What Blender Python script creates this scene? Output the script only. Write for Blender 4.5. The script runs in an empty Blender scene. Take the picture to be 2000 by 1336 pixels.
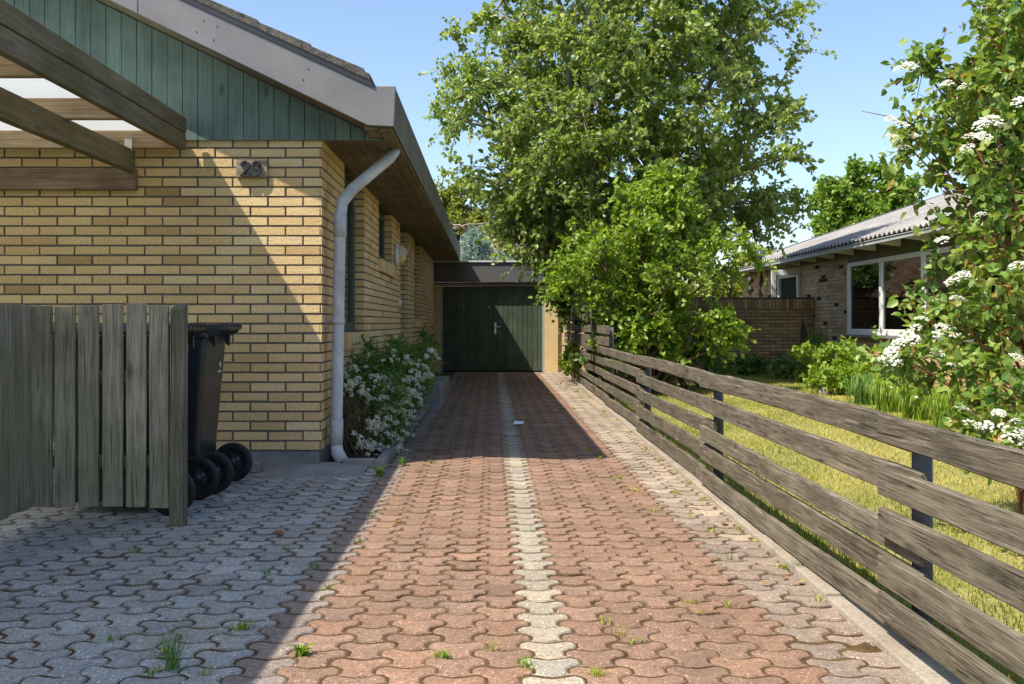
import bpy, math, random
import numpy as np
from mathutils import Vector, noise as mnoise

SC = bpy.context.scene
COL = SC.collection
R = math.radians
rng = np.random.default_rng(7)
random.seed(7)
F = 1950.0                      # focal length in pixels of the 2000 px wide photograph


def P(x, y, d):                 # pixel of the photograph at depth d -> world point
    return np.array([(x - 960) * d / F, d, 1.0 - (y - 631) * d / F])


# ------------------------------------------------------------------ objects
def prop(o, label=None, cat=None, group=None, kind=None):
    if label: o['label'] = label
    if cat: o['category'] = cat
    if group: o['group'] = group
    if kind: o['kind'] = kind
    return o


def wloc(o):
    v = Vector((0, 0, 0))
    while o is not None:
        v += o.location
        o = o.parent
    return np.array(v)


def empty(name, loc, label=None, cat=None, group=None):
    o = bpy.data.objects.new(name, None)
    o.empty_display_size = 0.2
    o.location = loc
    COL.objects.link(o)
    return prop(o, label, cat, group)


def link_mesh(name, me, mats, parent=None, origin=None, verts_world=True):
    o = bpy.data.objects.new(name, me)
    COL.objects.link(o)
    for m in (mats if isinstance(mats, (list, tuple)) else [mats]):
        me.materials.append(m)
    off = np.zeros(3)
    if parent is not None:
        o.parent = parent
        off = wloc(parent)
    elif origin is not None:
        o.location = origin
        off = np.array(origin, float)
    if verts_world and np.any(off):
        n = len(me.vertices)
        a = np.empty(n * 3, np.float32)
        me.vertices.foreach_get('co', a)
        a = (a.reshape(n, 3) - off).astype(np.float32)
        me.vertices.foreach_set('co', a.ravel())
        me.update()
    return o


class MB:
    """collects shapes in world coordinates; build() links them as one mesh"""
    def __init__(s):
        s.v, s.f, s.t, s.m, s.sm = [], [], [], [], []

    def face(s, idx, t=0.5, m=0, sm=False):
        s.f.append(tuple(idx)); s.t.append(t); s.m.append(m); s.sm.append(sm)

    def hexa(s, p, t=0.5, m=0, skip=()):
        """8 points: bottom 4 (ccw from above) then top 4"""
        b = len(s.v)
        s.v.extend([tuple(map(float, q)) for q in p])
        fs = [(3, 2, 1, 0), (4, 5, 6, 7), (0, 1, 5, 4), (1, 2, 6, 5), (2, 3, 7, 6), (3, 0, 4, 7)]
        for i, q in enumerate(fs):
            if i not in skip:
                s.face([b + k for k in q], t, m)

    def box(s, x0, x1, y0, y1, z0, z1, t=0.5, m=0):
        s.hexa([(x0, y0, z0), (x1, y0, z0), (x1, y1, z0), (x0, y1, z0),
                (x0, y0, z1), (x1, y0, z1), (x1, y1, z1), (x0, y1, z1)], t, m)

    def quad(s, a, b, c, d, t=0.5, m=0):
        i = len(s.v)
        s.v.extend([tuple(map(float, q)) for q in (a, b, c, d)])
        s.face((i, i + 1, i + 2, i + 3), t, m)

    def prism(s, poly, axis, a, b, t=0.5, m=0):
        """polygon of (u,w) extruded from a to b along axis 'x','y' or 'z'"""
        def mk(u, w, k):
            return {'x': (k, u, w), 'y': (u, k, w), 'z': (u, w, k)}[axis]
        n = len(poly); i = len(s.v)
        for k in (a, b):
            for u, w in poly:
                s.v.append(tuple(map(float, mk(u, w, k))))
        s.face([i + j for j in range(n)][::-1], t, m)
        s.face([i + n + j for j in range(n)], t, m)
        for j in range(n):
            j2 = (j + 1) % n
            s.face((i + j, i + j2, i + n + j2, i + n + j), t, m)

    def tube(s, pts, rad, n=8, t=0.5, m=0, cap=True, sm=True):
        pts = [np.array(p, float) for p in pts]
        if not hasattr(rad, '__len__'): rad = [rad] * len(pts)
        i0 = len(s.v)
        ref = None
        for k, p in enumerate(pts):
            d = pts[min(k + 1, len(pts) - 1)] - pts[max(k - 1, 0)]
            d = d / (np.linalg.norm(d) + 1e-9)
            if ref is None:
                ref = np.cross(d, [0, 0, 1.0])
                if np.linalg.norm(ref) < 1e-3: ref = np.array([1.0, 0, 0])
            ref = ref - d * ref.dot(d); ref /= np.linalg.norm(ref) + 1e-9
            bi = np.cross(d, ref)
            for j in range(n):
                a = 2 * math.pi * j / n
                s.v.append(tuple(p + rad[k] * (math.cos(a) * ref + math.sin(a) * bi)))
        for k in range(len(pts) - 1):
            for j in range(n):
                j2 = (j + 1) % n
                s.face((i0 + k * n + j, i0 + k * n + j2, i0 + (k + 1) * n + j2, i0 + (k + 1) * n + j), t, m, sm)
        if cap:
            s.face([i0 + j for j in range(n)][::-1], t, m)
            e = i0 + (len(pts) - 1) * n
            s.face([e + j for j in range(n)], t, m)

    def lathe(s, prof, c, axis='y', n=24, t=0.5, m=0, sm=True):
        """profile of (radius, along) revolved about axis through c"""
        i0 = len(s.v); c = np.array(c, float)
        for r, h in prof:
            for j in range(n):
                a = 2 * math.pi * j / n
                u, w = r * math.cos(a), r * math.sin(a)
                q = {'y': (u, h, w), 'x': (h, u, w), 'z': (u, w, h)}[axis]
                s.v.append(tuple(c + np.array(q)))
        for k in range(len(prof) - 1):
            for j in range(n):
                j2 = (j + 1) % n
                s.face((i0 + k * n + j, i0 + k * n + j2, i0 + (k + 1) * n + j2, i0 + (k + 1) * n + j), t, m, sm)

    def mesh(s, name):
        me = bpy.data.meshes.new(name)
        me.from_pydata(s.v, [], s.f)
        me.polygons.foreach_set('material_index', s.m)
        me.polygons.foreach_set('use_smooth', s.sm)
        a = me.attributes.new('tint', 'FLOAT', 'FACE')
        a.data.foreach_set('value', s.t)
        me.update()
        return me

    def build(s, name, mats, parent=None, origin=None, bevel=0, seg=1):
        o = link_mesh(name, s.mesh(name), mats, parent, origin)
        if bevel:
            b = o.modifiers.new('bevel', 'BEVEL'); b.width = bevel; b.segments = seg
            b.limit_method = 'ANGLE'; b.angle_limit = R(40)
        return o


def quads_mesh(name, v, quads, tint):
    """fast mesh of quads from arrays"""
    me = bpy.data.meshes.new(name)
    nv, nq = len(v), len(quads)
    me.vertices.add(nv); me.vertices.foreach_set('co', np.ascontiguousarray(v, np.float32).ravel())
    me.loops.add(nq * 4); me.loops.foreach_set('vertex_index', np.ascontiguousarray(quads, np.int32).ravel())
    me.polygons.add(nq)
    me.polygons.foreach_set('loop_start', np.arange(0, nq * 4, 4, dtype=np.int32))
    a = me.attributes.new('tint', 'FLOAT', 'FACE')
    a.data.foreach_set('value', np.ascontiguousarray(tint, np.float32))
    me.update(calc_edges=True)
    me.validate()
    return me


# ------------------------------------------------------------------ materials
class NT:
    def __init__(s, name):
        s.mat = bpy.data.materials.new(name); s.mat.use_nodes = True
        s.t = s.mat.node_tree; s.t.nodes.clear()
        s.out = s.t.nodes.new('ShaderNodeOutputMaterial')
        s._tc = None

    def set(s, sock, val):
        if isinstance(val, bpy.types.NodeSocket): s.t.links.new(val, sock)
        else:
            if hasattr(sock.default_value, '__len__') and not hasattr(val, '__len__'): val = (val,) * len(sock.default_value)
            if hasattr(val, '__len__') and len(sock.default_value) == 4 and len(val) == 3: val = tuple(val) + (1,)
            sock.default_value = val

    def n(s, typ, ins=None, **pr):
        nd = s.t.nodes.new('ShaderNode' + typ)
        for k, v in pr.items(): setattr(nd, k, v)
        for k, v in (ins or {}).items(): s.set(nd.inputs[k], v)
        return nd

    def co(s, scale=(1, 1, 1), rnd=False):
        if s._tc is None: s._tc = s.n('TexCoord')
        src = s._tc.outputs['Object']
        if rnd:
            oi = s.n('ObjectInfo')
            mul = s.n('Math', {0: oi.outputs['Random'], 1: 37.0}, operation='MULTIPLY')
            src = s.n('VectorMath', {0: src, 1: mul.outputs[0]}, operation='ADD').outputs[0]
        return s.n('Mapping', {'Vector': src, 'Scale': scale}).outputs[0]

    def noise(s, vec, scale=5, detail=4, rough=0.55, dist=0.0):
        return s.n('TexNoise', {'Vector': vec, 'Scale': scale, 'Detail': detail, 'Roughness': rough, 'Distortion': dist}).outputs[0]

    def ramp(s, fac, stops, interp='LINEAR'):
        nd = s.n('ValToRGB', {0: fac}); cr = nd.color_ramp; cr.interpolation = interp
        while len(cr.elements) < len(stops): cr.elements.new(0.5)
        for e, (p, c) in zip(cr.elements, stops):
            e.position = p
            e.color = tuple(c) + (1,) if hasattr(c, '__len__') else (c, c, c, 1)
        return nd.outputs[0]

    def mix(s, fac, a, b, mode='MIX'):
        nd = s.n('Mix', data_type='RGBA', blend_type=mode)
        s.set(nd.inputs[0], fac); s.set(nd.inputs[6], a); s.set(nd.inputs[7], b)
        return nd.outputs[2]

    def attr(s, name='tint', out='Fac'):
        return s.n('Attribute', attribute_name=name).outputs[out]

    def bump(s, h, strength=0.3, dist=0.01, normal=None):
        i = {'Height': h, 'Strength': strength, 'Distance': dist}
        if normal is not None: i['Normal'] = normal
        return s.n('Bump', i).outputs[0]

    def done(s, col, rough=0.8, spec=0.3, normal=None, metal=0.0, **kw):
        i = {'Base Color': col, 'Roughness': rough, 'Specular IOR Level': spec, 'Metallic': metal}
        if normal is not None: i['Normal'] = normal
        i.update(kw)
        b = s.n('BsdfPrincipled', i)
        s.t.links.new(b.outputs[0], s.out.inputs[0])
        return s.mat


def m_brick(name, stops, stain=0.25, bump=0.5):
    m = NT(name)
    c = m.ramp(m.attr(), stops)
    big = m.noise(m.co((1, 1, 1)), 1.3, 5)
    fine = m.noise(m.co((1, 1, 1)), 60, 4, 0.7)
    wav = m.noise(m.co((10, 10, 55)), 1.0, 3, 0.6, 1.2)
    c = m.mix(1, c, m.ramp(fine, [(0.25, 0.72), (0.7, 1.1)]), 'MULTIPLY')
    c = m.mix(1, c, m.ramp(big, [(0.3, 1.0 - stain), (0.65, 1.05)]), 'MULTIPLY')
    h = m.mix(0.5, wav, fine)
    return m.done(c, 0.9, 0.15, m.bump(h, bump, 0.012))


def m_noise(name, a, b, scale=4, rough=0.85, spec=0.2, bump=0.2, bscale=60, fine=0.25, detail=5, rnd=False, metal=0.0):
    m = NT(name)
    v = m.co(rnd=rnd)
    c = m.ramp(m.noise(v, scale, detail, 0.6), [(0.3, a), (0.7, b)])
    f = m.noise(v, bscale, 4, 0.7)
    c = m.mix(1, c, m.ramp(f, [(0.25, 1 - fine), (0.75, 1 + fine * 0.4)]), 'MULTIPLY')
    return m.done(c, rough, spec, m.bump(f, bump, 0.006), metal)


def m_wood(name, axis, dark, mid, light, green=None, gamt=0.4, bump=0.5, rough=0.85, fine=1.0, wear=0.0):
    m = NT(name)
    sc = {'x': (1.6, 42, 42), 'y': (42, 1.6, 42), 'z': (42, 42, 1.6)}[axis]
    sc2 = {'x': (5, 230, 230), 'y': (230, 5, 230), 'z': (230, 230, 5)}[axis]
    v = m.co(sc, True); v2 = m.co(sc2, True); v0 = m.co((1, 1, 1), True)
    g = m.noise(v, 1.0, 5, 0.65, 0.8); g2 = m.noise(v2, 1.0, 3, 0.6, 0.3)
    b = m.noise(v0, 3.2, 4, 0.6)
    c = m.ramp(g, [(0.28, dark), (0.5, mid), (0.72, light)])
    c = m.mix(1, c, m.ramp(g2, [(0.33, 1 - 0.55 * fine), (0.55, 1.06)]), 'MULTIPLY')
    c = m.mix(1, c, m.ramp(b, [(0.3, 0.7), (0.7, 1.15)]), 'MULTIPLY')
    t = m.ramp(m.attr(), [(0.0, 0.72), (1.0, 1.25)])
    c = m.mix(1, c, t, 'MULTIPLY')
    if green:
        gm = m.ramp(m.noise(v0, 2.1, 4, 0.65), [(0.42, 0.0), (0.68, gamt)])
        c = m.mix(gm, c, green)
    # knots
    kn = m.n('TexVoronoi', {'Vector': m.co({'x': (2.2, 7, 7), 'y': (7, 2.2, 7), 'z': (7, 7, 2.2)}[axis], True), 'Scale': 1.0}).outputs['Distance']
    c = m.mix(1, c, m.ramp(kn, [(0.03, 0.45), (0.14, 1.0)]), 'MULTIPLY')
    hgt = m.mix(0.5, g, g2)
    if wear:                                        # drying cracks, worn pale fibres, dark weather stains
        cr = m.noise(m.co({'x': (1.6, 75, 75), 'y': (75, 1.6, 75), 'z': (75, 75, 1.6)}[axis], True), 1.0, 2, 0.5, 1.6)
        crm = m.ramp(cr, [(0.315, 0.0), (0.36, 1.0)])
        c = m.mix(1, c, m.mix(wear, (1, 1, 1), m.mix(crm, (0.22, 0.20, 0.19), (1, 1, 1))), 'MULTIPLY')
        wf = m.ramp(m.noise(m.co({'x': (3, 60, 34), 'y': (34, 3, 60), 'z': (34, 60, 3)}[axis], True), 1.0, 4, 0.75, 0.6), [(0.56, 0.0), (0.70, 0.55 * wear)])
        c = m.mix(wf, c, (0.40, 0.355, 0.28))
        stn = m.ramp(m.noise(m.co({'x': (2, 9, 9), 'y': (9, 2, 9), 'z': (9, 9, 2)}[axis], True), 1.0, 7, 0.78), [(0.33, 1 - 0.45 * wear), (0.48, 1.0)])
        c = m.mix(1, c, stn, 'MULTIPLY')
        hgt = m.mix(0.5, hgt, crm)
    return m.done(c, rough, 0.2, m.bump(hgt, bump, 0.006))


def m_leaf(name, stops, trans=0.35, rough=0.45, spec=0.35, tcol=1.6):
    m = NT(name)
    c = m.ramp(m.attr(), stops)
    p = m.n('BsdfPrincipled', {'Base Color': c, 'Roughness': rough, 'Specular IOR Level': spec})
    tr = m.n('BsdfTranslucent', {'Color': m.mix(1, c, (tcol, tcol * 1.0, tcol * 0.45), 'MULTIPLY')})
    mx = m.n('MixShader', {0: trans, 1: p.outputs[0], 2: tr.outputs[0]})
    m.t.links.new(mx.outputs[0], m.out.inputs[0])
    return m.mat


def m_glass(name, tint=(0.9, 0.95, 0.95), refl=1.0):
    m = NT(name)
    fr = m.n('Fresnel', {'IOR': 1.42})
    k = m.n('Math', {0: fr.outputs[0], 1: refl}, operation='MULTIPLY')
    k.use_clamp = True
    g = m.n('BsdfGlossy', {'Color': (1, 1, 1), 'Roughness': 0.02})
    t = m.n('BsdfTransparent', {'Color': tint})
    mx = m.n('MixShader', {0: k.outputs[0], 1: t.outputs[0], 2: g.outputs[0]})
    m.t.links.new(mx.outputs[0], m.out.inputs[0])
    return m.mat


def m_paver(name):
    m = NT(name)
    v = m.co()
    c = m.attr('col', 'Color')
    big = m.noise(v, 2.2, 5, 0.65)
    mid = m.noise(v, 28, 4, 0.7)
    sp = m.n('TexVoronoi', {'Vector': v, 'Scale': 190}, feature='F1')
    cell = m.n('SeparateColor', {0: sp.outputs['Color']}).outputs[0]
    c = m.mix(1, c, m.ramp(mid, [(0.28, 0.78), (0.7, 1.12)]), 'MULTIPLY')
    c = m.mix(1, c, m.ramp(cell, [(0.0, 0.45), (0.14, 0.88), (0.85, 1.03), (0.95, 1.2), (1.0, 2.2)]), 'MULTIPLY')
    c = m.mix(1, c, m.ramp(big, [(0.3, 0.82), (0.65, 1.08)]), 'MULTIPLY')
    moss = m.ramp(m.noise(v, 6.5, 6, 0.7), [(0.58, 0.0), (0.78, 0.4)])
    c = m.mix(moss, c, (0.15, 0.10, 0.055))
    h = m.mix(0.5, mid, sp.outputs['Distance'])
    return m.done(c, 0.9, 0.2, m.bump(h, 0.55, 0.006))


MT = {}
MT['brick'] = m_brick('yellow_brick', [(0.0, (0.43, 0.275, 0.125)), (0.25, (0.62, 0.425, 0.20)), (0.6, (0.71, 0.505, 0.25)), (1.0, (0.79, 0.60, 0.335))], 0.12)
MT['mortar'] = m_noise('grey_mortar', (0.125, 0.112, 0.108), (0.20, 0.178, 0.17), 3, bump=0.3)
MT['nbrick'] = m_brick('tan_brick', [(0.0, (0.035, 0.028, 0.022)), (0.045, (0.035, 0.028, 0.022)), (0.06, (0.34, 0.23, 0.13)), (0.5, (0.52, 0.37, 0.21)), (1.0, (0.62, 0.47, 0.28))], 0.25)
MT['nmortar'] = m_noise('beige_mortar', (0.27, 0.235, 0.19), (0.36, 0.315, 0.255), 3)
MT['gbrick'] = m_brick('brown_brick', [(0.0, (0.25, 0.155, 0.08)), (0.5, (0.46, 0.30, 0.155)), (1.0, (0.60, 0.41, 0.22))], 0.3)
MT['gmortar'] = m_noise('dark_mortar', (0.09, 0.075, 0.06), (0.14, 0.12, 0.095), 3)
MT['paver'] = m_paver('concrete_paver')
MT['concrete'] = m_noise('concrete', (0.20, 0.195, 0.185), (0.31, 0.30, 0.28), 5, bump=0.4, bscale=90)
MT['kerb'] = m_noise('kerb_concrete', (0.27, 0.22, 0.16), (0.40, 0.345, 0.27), 6, bump=0.5, bscale=70, fine=0.4)
MT['plinth'] = m_noise('plinth_concrete', (0.19, 0.185, 0.18), (0.27, 0.265, 0.26), 4, bump=0.35, bscale=40)
MT['soil'] = m_noise('joint_soil', (0.060, 0.034, 0.013), (0.155, 0.095, 0.042), 9, bump=0.8, bscale=90, fine=0.5)
MT['earth'] = m_noise('bank_earth', (0.14, 0.085, 0.05), (0.30, 0.20, 0.13), 5, bump=0.9, bscale=14, fine=0.5)
MT['bedsoil'] = m_noise('bed_soil', (0.03, 0.022, 0.015), (0.08, 0.055, 0.035), 9, bump=0.9, bscale=40, fine=0.5)
MT['plaster'] = m_noise('yellow_plaster', (0.66, 0.47, 0.22), (0.76, 0.56, 0.29), 3, bump=0.25, bscale=50, fine=0.1)
MT['white'] = m_noise('white_paint', (0.68, 0.68, 0.67), (0.78, 0.78, 0.77), 3, 0.5, 0.4, 0.05, fine=0.05)
MT['pipe'] = m_noise('grey_white_plastic', (0.40, 0.41, 0.41), (0.60, 0.61, 0.62), 5, 0.5, 0.4, 0.05, bscale=25, fine=0.22)
MT['framegrey'] = m_noise('weathered_frame', (0.32, 0.33, 0.34), (0.46, 0.47, 0.48), 8, 0.6, 0.3, 0.1)
MT['slate'] = m_noise('grey_board', (0.155, 0.15, 0.155), (0.21, 0.205, 0.21), 2.5, 0.6, 0.3, 0.1, fine=0.12)
MT['fascia'] = m_noise('dark_fascia', (0.09, 0.082, 0.06), (0.16, 0.145, 0.11), 3, 0.6, 0.3, 0.1, bscale=18, fine=0.25)
MT['black'] = m_noise('black_board', (0.095, 0.09, 0.094), (0.125, 0.12, 0.122), 3, 0.5, 0.4, 0.1, fine=0.1)
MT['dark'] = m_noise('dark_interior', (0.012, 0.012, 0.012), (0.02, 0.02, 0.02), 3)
MT['tile'] = m_noise('roof_tile', (0.06, 0.055, 0.05), (0.20, 0.175, 0.15), 30, 0.9, 0.2, 0.9, 90, 0.6)
MT['flash'] = m_noise('pale_flashing', (0.50, 0.50, 0.50), (0.66, 0.66, 0.65), 12, 0.5, 0.4)
MT['asbestos'] = m_noise('fibre_cement', (0.23, 0.215, 0.205), (0.38, 0.36, 0.34), 1.6, 0.95, 0.1, 0.4, 25, 0.4, 7)
MT['plastic'] = m_noise('dark_plastic', (0.018, 0.025, 0.030), (0.025, 0.033, 0.038), 3, 0.32, 0.5, 0.05, fine=0.1)
MT['rubber'] = m_noise('black_rubber', (0.010, 0.012, 0.014), (0.016, 0.018, 0.02), 8, 0.6, 0.4, 0.2)
MT['steel'] = m_noise('grey_steel', (0.085, 0.080, 0.075), (0.13, 0.122, 0.112), 6, 0.75, 0.3, 0.1)
MT['chrome'] = m_noise('brushed_metal', (0.55, 0.55, 0.54), (0.65, 0.65, 0.64), 9, 0.35, 0.5, 0.05, metal=0.6)
MT['iron'] = m_noise('dark_iron', (0.020, 0.021, 0.025), (0.035, 0.035, 0.04), 9, 0.45, 0.5, 0.2)
MT['cobalt'] = m_noise('cobalt_glaze', (0.01, 0.02, 0.25), (0.02, 0.04, 0.35), 5, 0.25, 0.6)
MT['stone'] = m_noise('field_stone', (0.20, 0.18, 0.15), (0.34, 0.31, 0.27), 9, bump=0.6, bscale=30)
MT['granite'] = m_noise('rough_granite', (0.16, 0.13, 0.13), (0.36, 0.31, 0.30), 60, bump=0.7, bscale=90)
MT['paper'] = m_noise('white_paper', (0.75, 0.76, 0.78), (0.8, 0.8, 0.82), 5, fine=0.02)
MT['twig'] = m_noise('brown_twig', (0.07, 0.045, 0.03), (0.16, 0.11, 0.075), 14)
MT['redtwig'] = m_noise('red_twig', (0.24, 0.11, 0.06), (0.34, 0.17, 0.10), 14)
MT['bark'] = m_noise('pale_bark', (0.17, 0.145, 0.105), (0.32, 0.28, 0.21), 9, bump=0.6, bscale=30)
MT['green_wood'] = m_wood('green_cladding', 'z', (0.098, 0.142, 0.114), (0.122, 0.172, 0.139), (0.150, 0.204, 0.167), bump=0.25, rough=0.65, fine=0.35)
MT['green_door'] = m_wood('green_door_boards', 'z', (0.066, 0.088, 0.060), (0.080, 0.104, 0.070), (0.098, 0.122, 0.084), bump=0.2, rough=0.5, fine=0.3)
MT['green_frame'] = m_noise('green_window_frame', (0.05, 0.085, 0.072), (0.065, 0.105, 0.09), 6, 0.5, 0.35)
MT['soffit'] = m_wood('brown_soffit', 'y', (0.125, 0.102, 0.064), (0.17, 0.14, 0.088), (0.215, 0.18, 0.115), bump=0.3, fine=0.6)
MT['olive'] = m_noise('olive_panel', (0.13, 0.125, 0.07), (0.18, 0.17, 0.10), 3, 0.6)
MT['wood_beam'] = m_wood('weathered_beam', 'y', (0.10, 0.085, 0.055), (0.17, 0.145, 0.095), (0.23, 0.20, 0.135), (0.12, 0.12, 0.035), 0.45, fine=0.5)
MT['wood_pale'] = m_wood('pale_purlin', 'x', (0.27, 0.17, 0.085), (0.44, 0.31, 0.19), (0.55, 0.43, 0.30), fine=0.4)
MT['wood_ledger'] = m_wood('brown_ledger', 'x', (0.16, 0.10, 0.065), (0.24, 0.165, 0.115), (0.32, 0.235, 0.17), fine=0.5)
MT['wood_rail'] = m_wood('grey_rail', 'y', (0.105, 0.085, 0.06), (0.155, 0.128, 0.092), (0.215, 0.182, 0.135), (0.11, 0.11, 0.055), 0.25, 0.9, fine=1.25, wear=0.9)
MT['wood_slat'] = m_wood('grey_slat', 'z', (0.21, 0.175, 0.12), (0.37, 0.315, 0.225), (0.52, 0.455, 0.34), (0.17, 0.20, 0.08), 0.5, 0.6, fine=0.8, wear=0.6)
MT['wood_post'] = m_wood('lichen_post', 'z', (0.10, 0.085, 0.06), (0.18, 0.155, 0.11), (0.32, 0.29, 0.21), (0.22, 0.22, 0.12), 0.4, 0.9, wear=1.0)
MT['wood_plate'] = m_wood('plate_wood', 'x', (0.20, 0.15, 0.11), (0.32, 0.26, 0.20), (0.42, 0.35, 0.28), fine=0.5)
MT['glass'] = m_glass('window_glass', (0.85, 0.9, 0.9), 1.1)
MT['blind'] = m_noise('blind_slat', (0.72, 0.64, 0.50), (0.78, 0.70, 0.56), 3, 0.5)
MT['lawn'] = m_noise('lawn_ground', (0.22, 0.21, 0.05), (0.36, 0.31, 0.11), 3.0, bump=0.8, bscale=60, fine=0.5)
MT['grass'] = m_leaf('grass_blade', [(0.0, (0.14, 0.19, 0.025)), (0.5, (0.33, 0.35, 0.06)), (1.0, (0.58, 0.50, 0.17))], 0.4, 0.55, 0.2, 1.3)
MT['meadow'] = m_noise('far_ground', (0.08, 0.11, 0.03), (0.15, 0.17, 0.06), 0.3)
MT['aspen'] = m_leaf('aspen_leaf', [(0.0, (0.12, 0.19, 0.038)), (0.5, (0.25, 0.33, 0.075)), (0.9, (0.37, 0.43, 0.14)), (1.0, (0.48, 0.51, 0.29))], 0.45, 0.36, 0.5)
MT['hazel'] = m_leaf('bright_leaf', [(0.0, (0.12, 0.21, 0.020)), (0.5, (0.215, 0.325, 0.035)), (1.0, (0.35, 0.43, 0.075))], 0.42, 0.42, 0.4, 1.5)
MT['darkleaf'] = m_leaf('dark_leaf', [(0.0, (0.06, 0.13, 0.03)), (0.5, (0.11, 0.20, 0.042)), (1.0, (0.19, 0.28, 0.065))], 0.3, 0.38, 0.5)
MT['viburnum'] = m_leaf('viburnum_leaf', [(0.0, (0.08, 0.16, 0.03)), (0.5, (0.185, 0.285, 0.058)), (0.86, (0.31, 0.37, 0.09)), (0.985, (0.33, 0.27, 0.07)), (1.0, (0.36, 0.22, 0.07))], 0.35, 0.42, 0.4)
MT['spirea'] = m_leaf('small_leaf', [(0.0, (0.055, 0.13, 0.028)), (0.6, (0.11, 0.22, 0.042)), (1.0, (0.20, 0.31, 0.07))], 0.35)
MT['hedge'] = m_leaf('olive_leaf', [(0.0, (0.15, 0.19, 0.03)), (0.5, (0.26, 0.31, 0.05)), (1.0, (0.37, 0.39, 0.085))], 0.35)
MT['chestnut'] = m_leaf('chestnut_leaf', [(0.0, (0.10, 0.19, 0.025)), (0.5, (0.18, 0.29, 0.037)), (1.0, (0.33, 0.40, 0.10))], 0.35)
MT['blue'] = m_leaf('blue_needle', [(0.0, (0.12, 0.19, 0.16)), (0.5, (0.23, 0.33, 0.29)), (1.0, (0.36, 0.46, 0.42))], 0.15, 0.6, 0.2)
MT['petal'] = m_leaf('white_petal', [(0.0, (0.62, 0.61, 0.54)), (1.0, (0.82, 0.82, 0.78))], 0.3, 0.6, 0.2, 1.0)
MT['pink'] = m_leaf('pale_pink_petal', [(0.0, (0.7, 0.55, 0.6)), (1.0, (0.8, 0.72, 0.74))], 0.3, 0.6, 0.2, 1.0)
MT['deadleaf'] = m_leaf('dry_leaf', [(0.0, (0.22, 0.10, 0.04)), (0.6, (0.36, 0.22, 0.09)), (1.0, (0.45, 0.38, 0.12))], 0.2)


def m_sheet():
    m = NT('translucent_sheet')
    d = m.n('BsdfPrincipled', {'Base Color': (0.8, 0.83, 0.85, 1), 'Roughness': 0.35})
    t = m.n('BsdfTranslucent', {'Color': (0.72, 0.76, 0.78, 1)})
    mx = m.n('MixShader', {0: 0.42, 1: d.outputs[0], 2: t.outputs[0]})
    m.t.links.new(mx.outputs[0], m.out.inputs[0])
    return m.mat


MT['sheet'] = m_sheet()


# ------------------------------------------------------------------ foliage
def unit(a):
    return a / (np.linalg.norm(a, axis=-1, keepdims=True) + 1e-9)


def leaf_arrays(pos, d, nrm, L, W, fold=0.18, droop=0.12):
    """two folded quads per leaf"""
    d = unit(d); side = unit(np.cross(d, nrm)); up = np.cross(side, d)
    L = np.asarray(L)[:, None]; W = np.asarray(W)[:, None]
    b = pos
    l1 = pos + d * L * 0.28 + side * W * 0.46 + up * W * fold
    r1 = pos + d * L * 0.28 - side * W * 0.46 + up * W * fold
    l2 = pos + d * L * 0.68 + side * W * 0.40 + up * W * fold - up * L * droop * 0.4
    r2 = pos + d * L * 0.68 - side * W * 0.40 + up * W * fold - up * L * droop * 0.4
    tp = pos + d * L - up * L * droop
    v = np.stack([b, l1, l2, tp, r2, r1], 1).reshape(-1, 3)
    n = len(pos); o = np.arange(n)[:, None] * 6
    q = np.concatenate([o + np.array([0, 3, 2, 1]), o + np.array([0, 5, 4, 3])], 1).reshape(-1, 4)
    return v, q


def leaf_object(name, pos, d, nrm, L, W, tint, mat, parent, fold=0.18, droop=0.12):
    v, q = leaf_arrays(pos, d, nrm, L, W, fold, droop)
    me = quads_mesh(name, v, q, np.repeat(np.clip(tint, 0, 1), 2))
    return link_mesh(name, me, mat, parent)


def rvec(n):
    return unit(rng.normal(size=(n, 3)))


def twigs_leaves(st, dr, ln, per, size, up=0.35, droop=0.25, jitter=0.3, spread=0.9, hang=0.25):
    """st,dr,ln: twig start, direction, length -> leaves along each twig and the twig ends"""
    T = len(st)
    k = np.tile(np.linspace(0.12, 1.0, per), (T, 1)) + rng.uniform(-0.5, 0.5, (T, per)) / per
    k = np.clip(k, 0.05, 1.03)
    curve = np.zeros((T, per, 3)); curve[..., 2] = -(k ** 2) * droop * ln[:, None]
    pos = st[:, None] + dr[:, None] * (k * ln[:, None])[..., None] + curve
    pos = pos.reshape(-1, 3)
    dd = np.repeat(dr, per, 0)
    ld = unit(dd * 0.5 + rvec(len(pos)) * spread + np.array([0, 0, -hang]))
    nr = unit(rvec(len(pos)) * (1 - up) + np.array([0, 0, 1.0]) * up)
    L = size * np.clip(rng.normal(0.92, 0.24, len(pos)), 0.4, 1.45)
    pos = pos + rvec(len(pos)) * size * jitter
    end = st + dr * ln[:, None]; end[:, 2] -= droop * ln
    return pos, ld, nr, L, end


def tubes_fast(mb, a, b, r0, r1, bend=None, n=3):
    for i in range(len(a)):
        mid = (a[i] + b[i]) / 2
        if bend is not None: mid = mid + bend[i]
        mb.tube([a[i], mid, b[i]], [r0, (r0 + r1) / 2, r1], n, cap=False)


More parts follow.
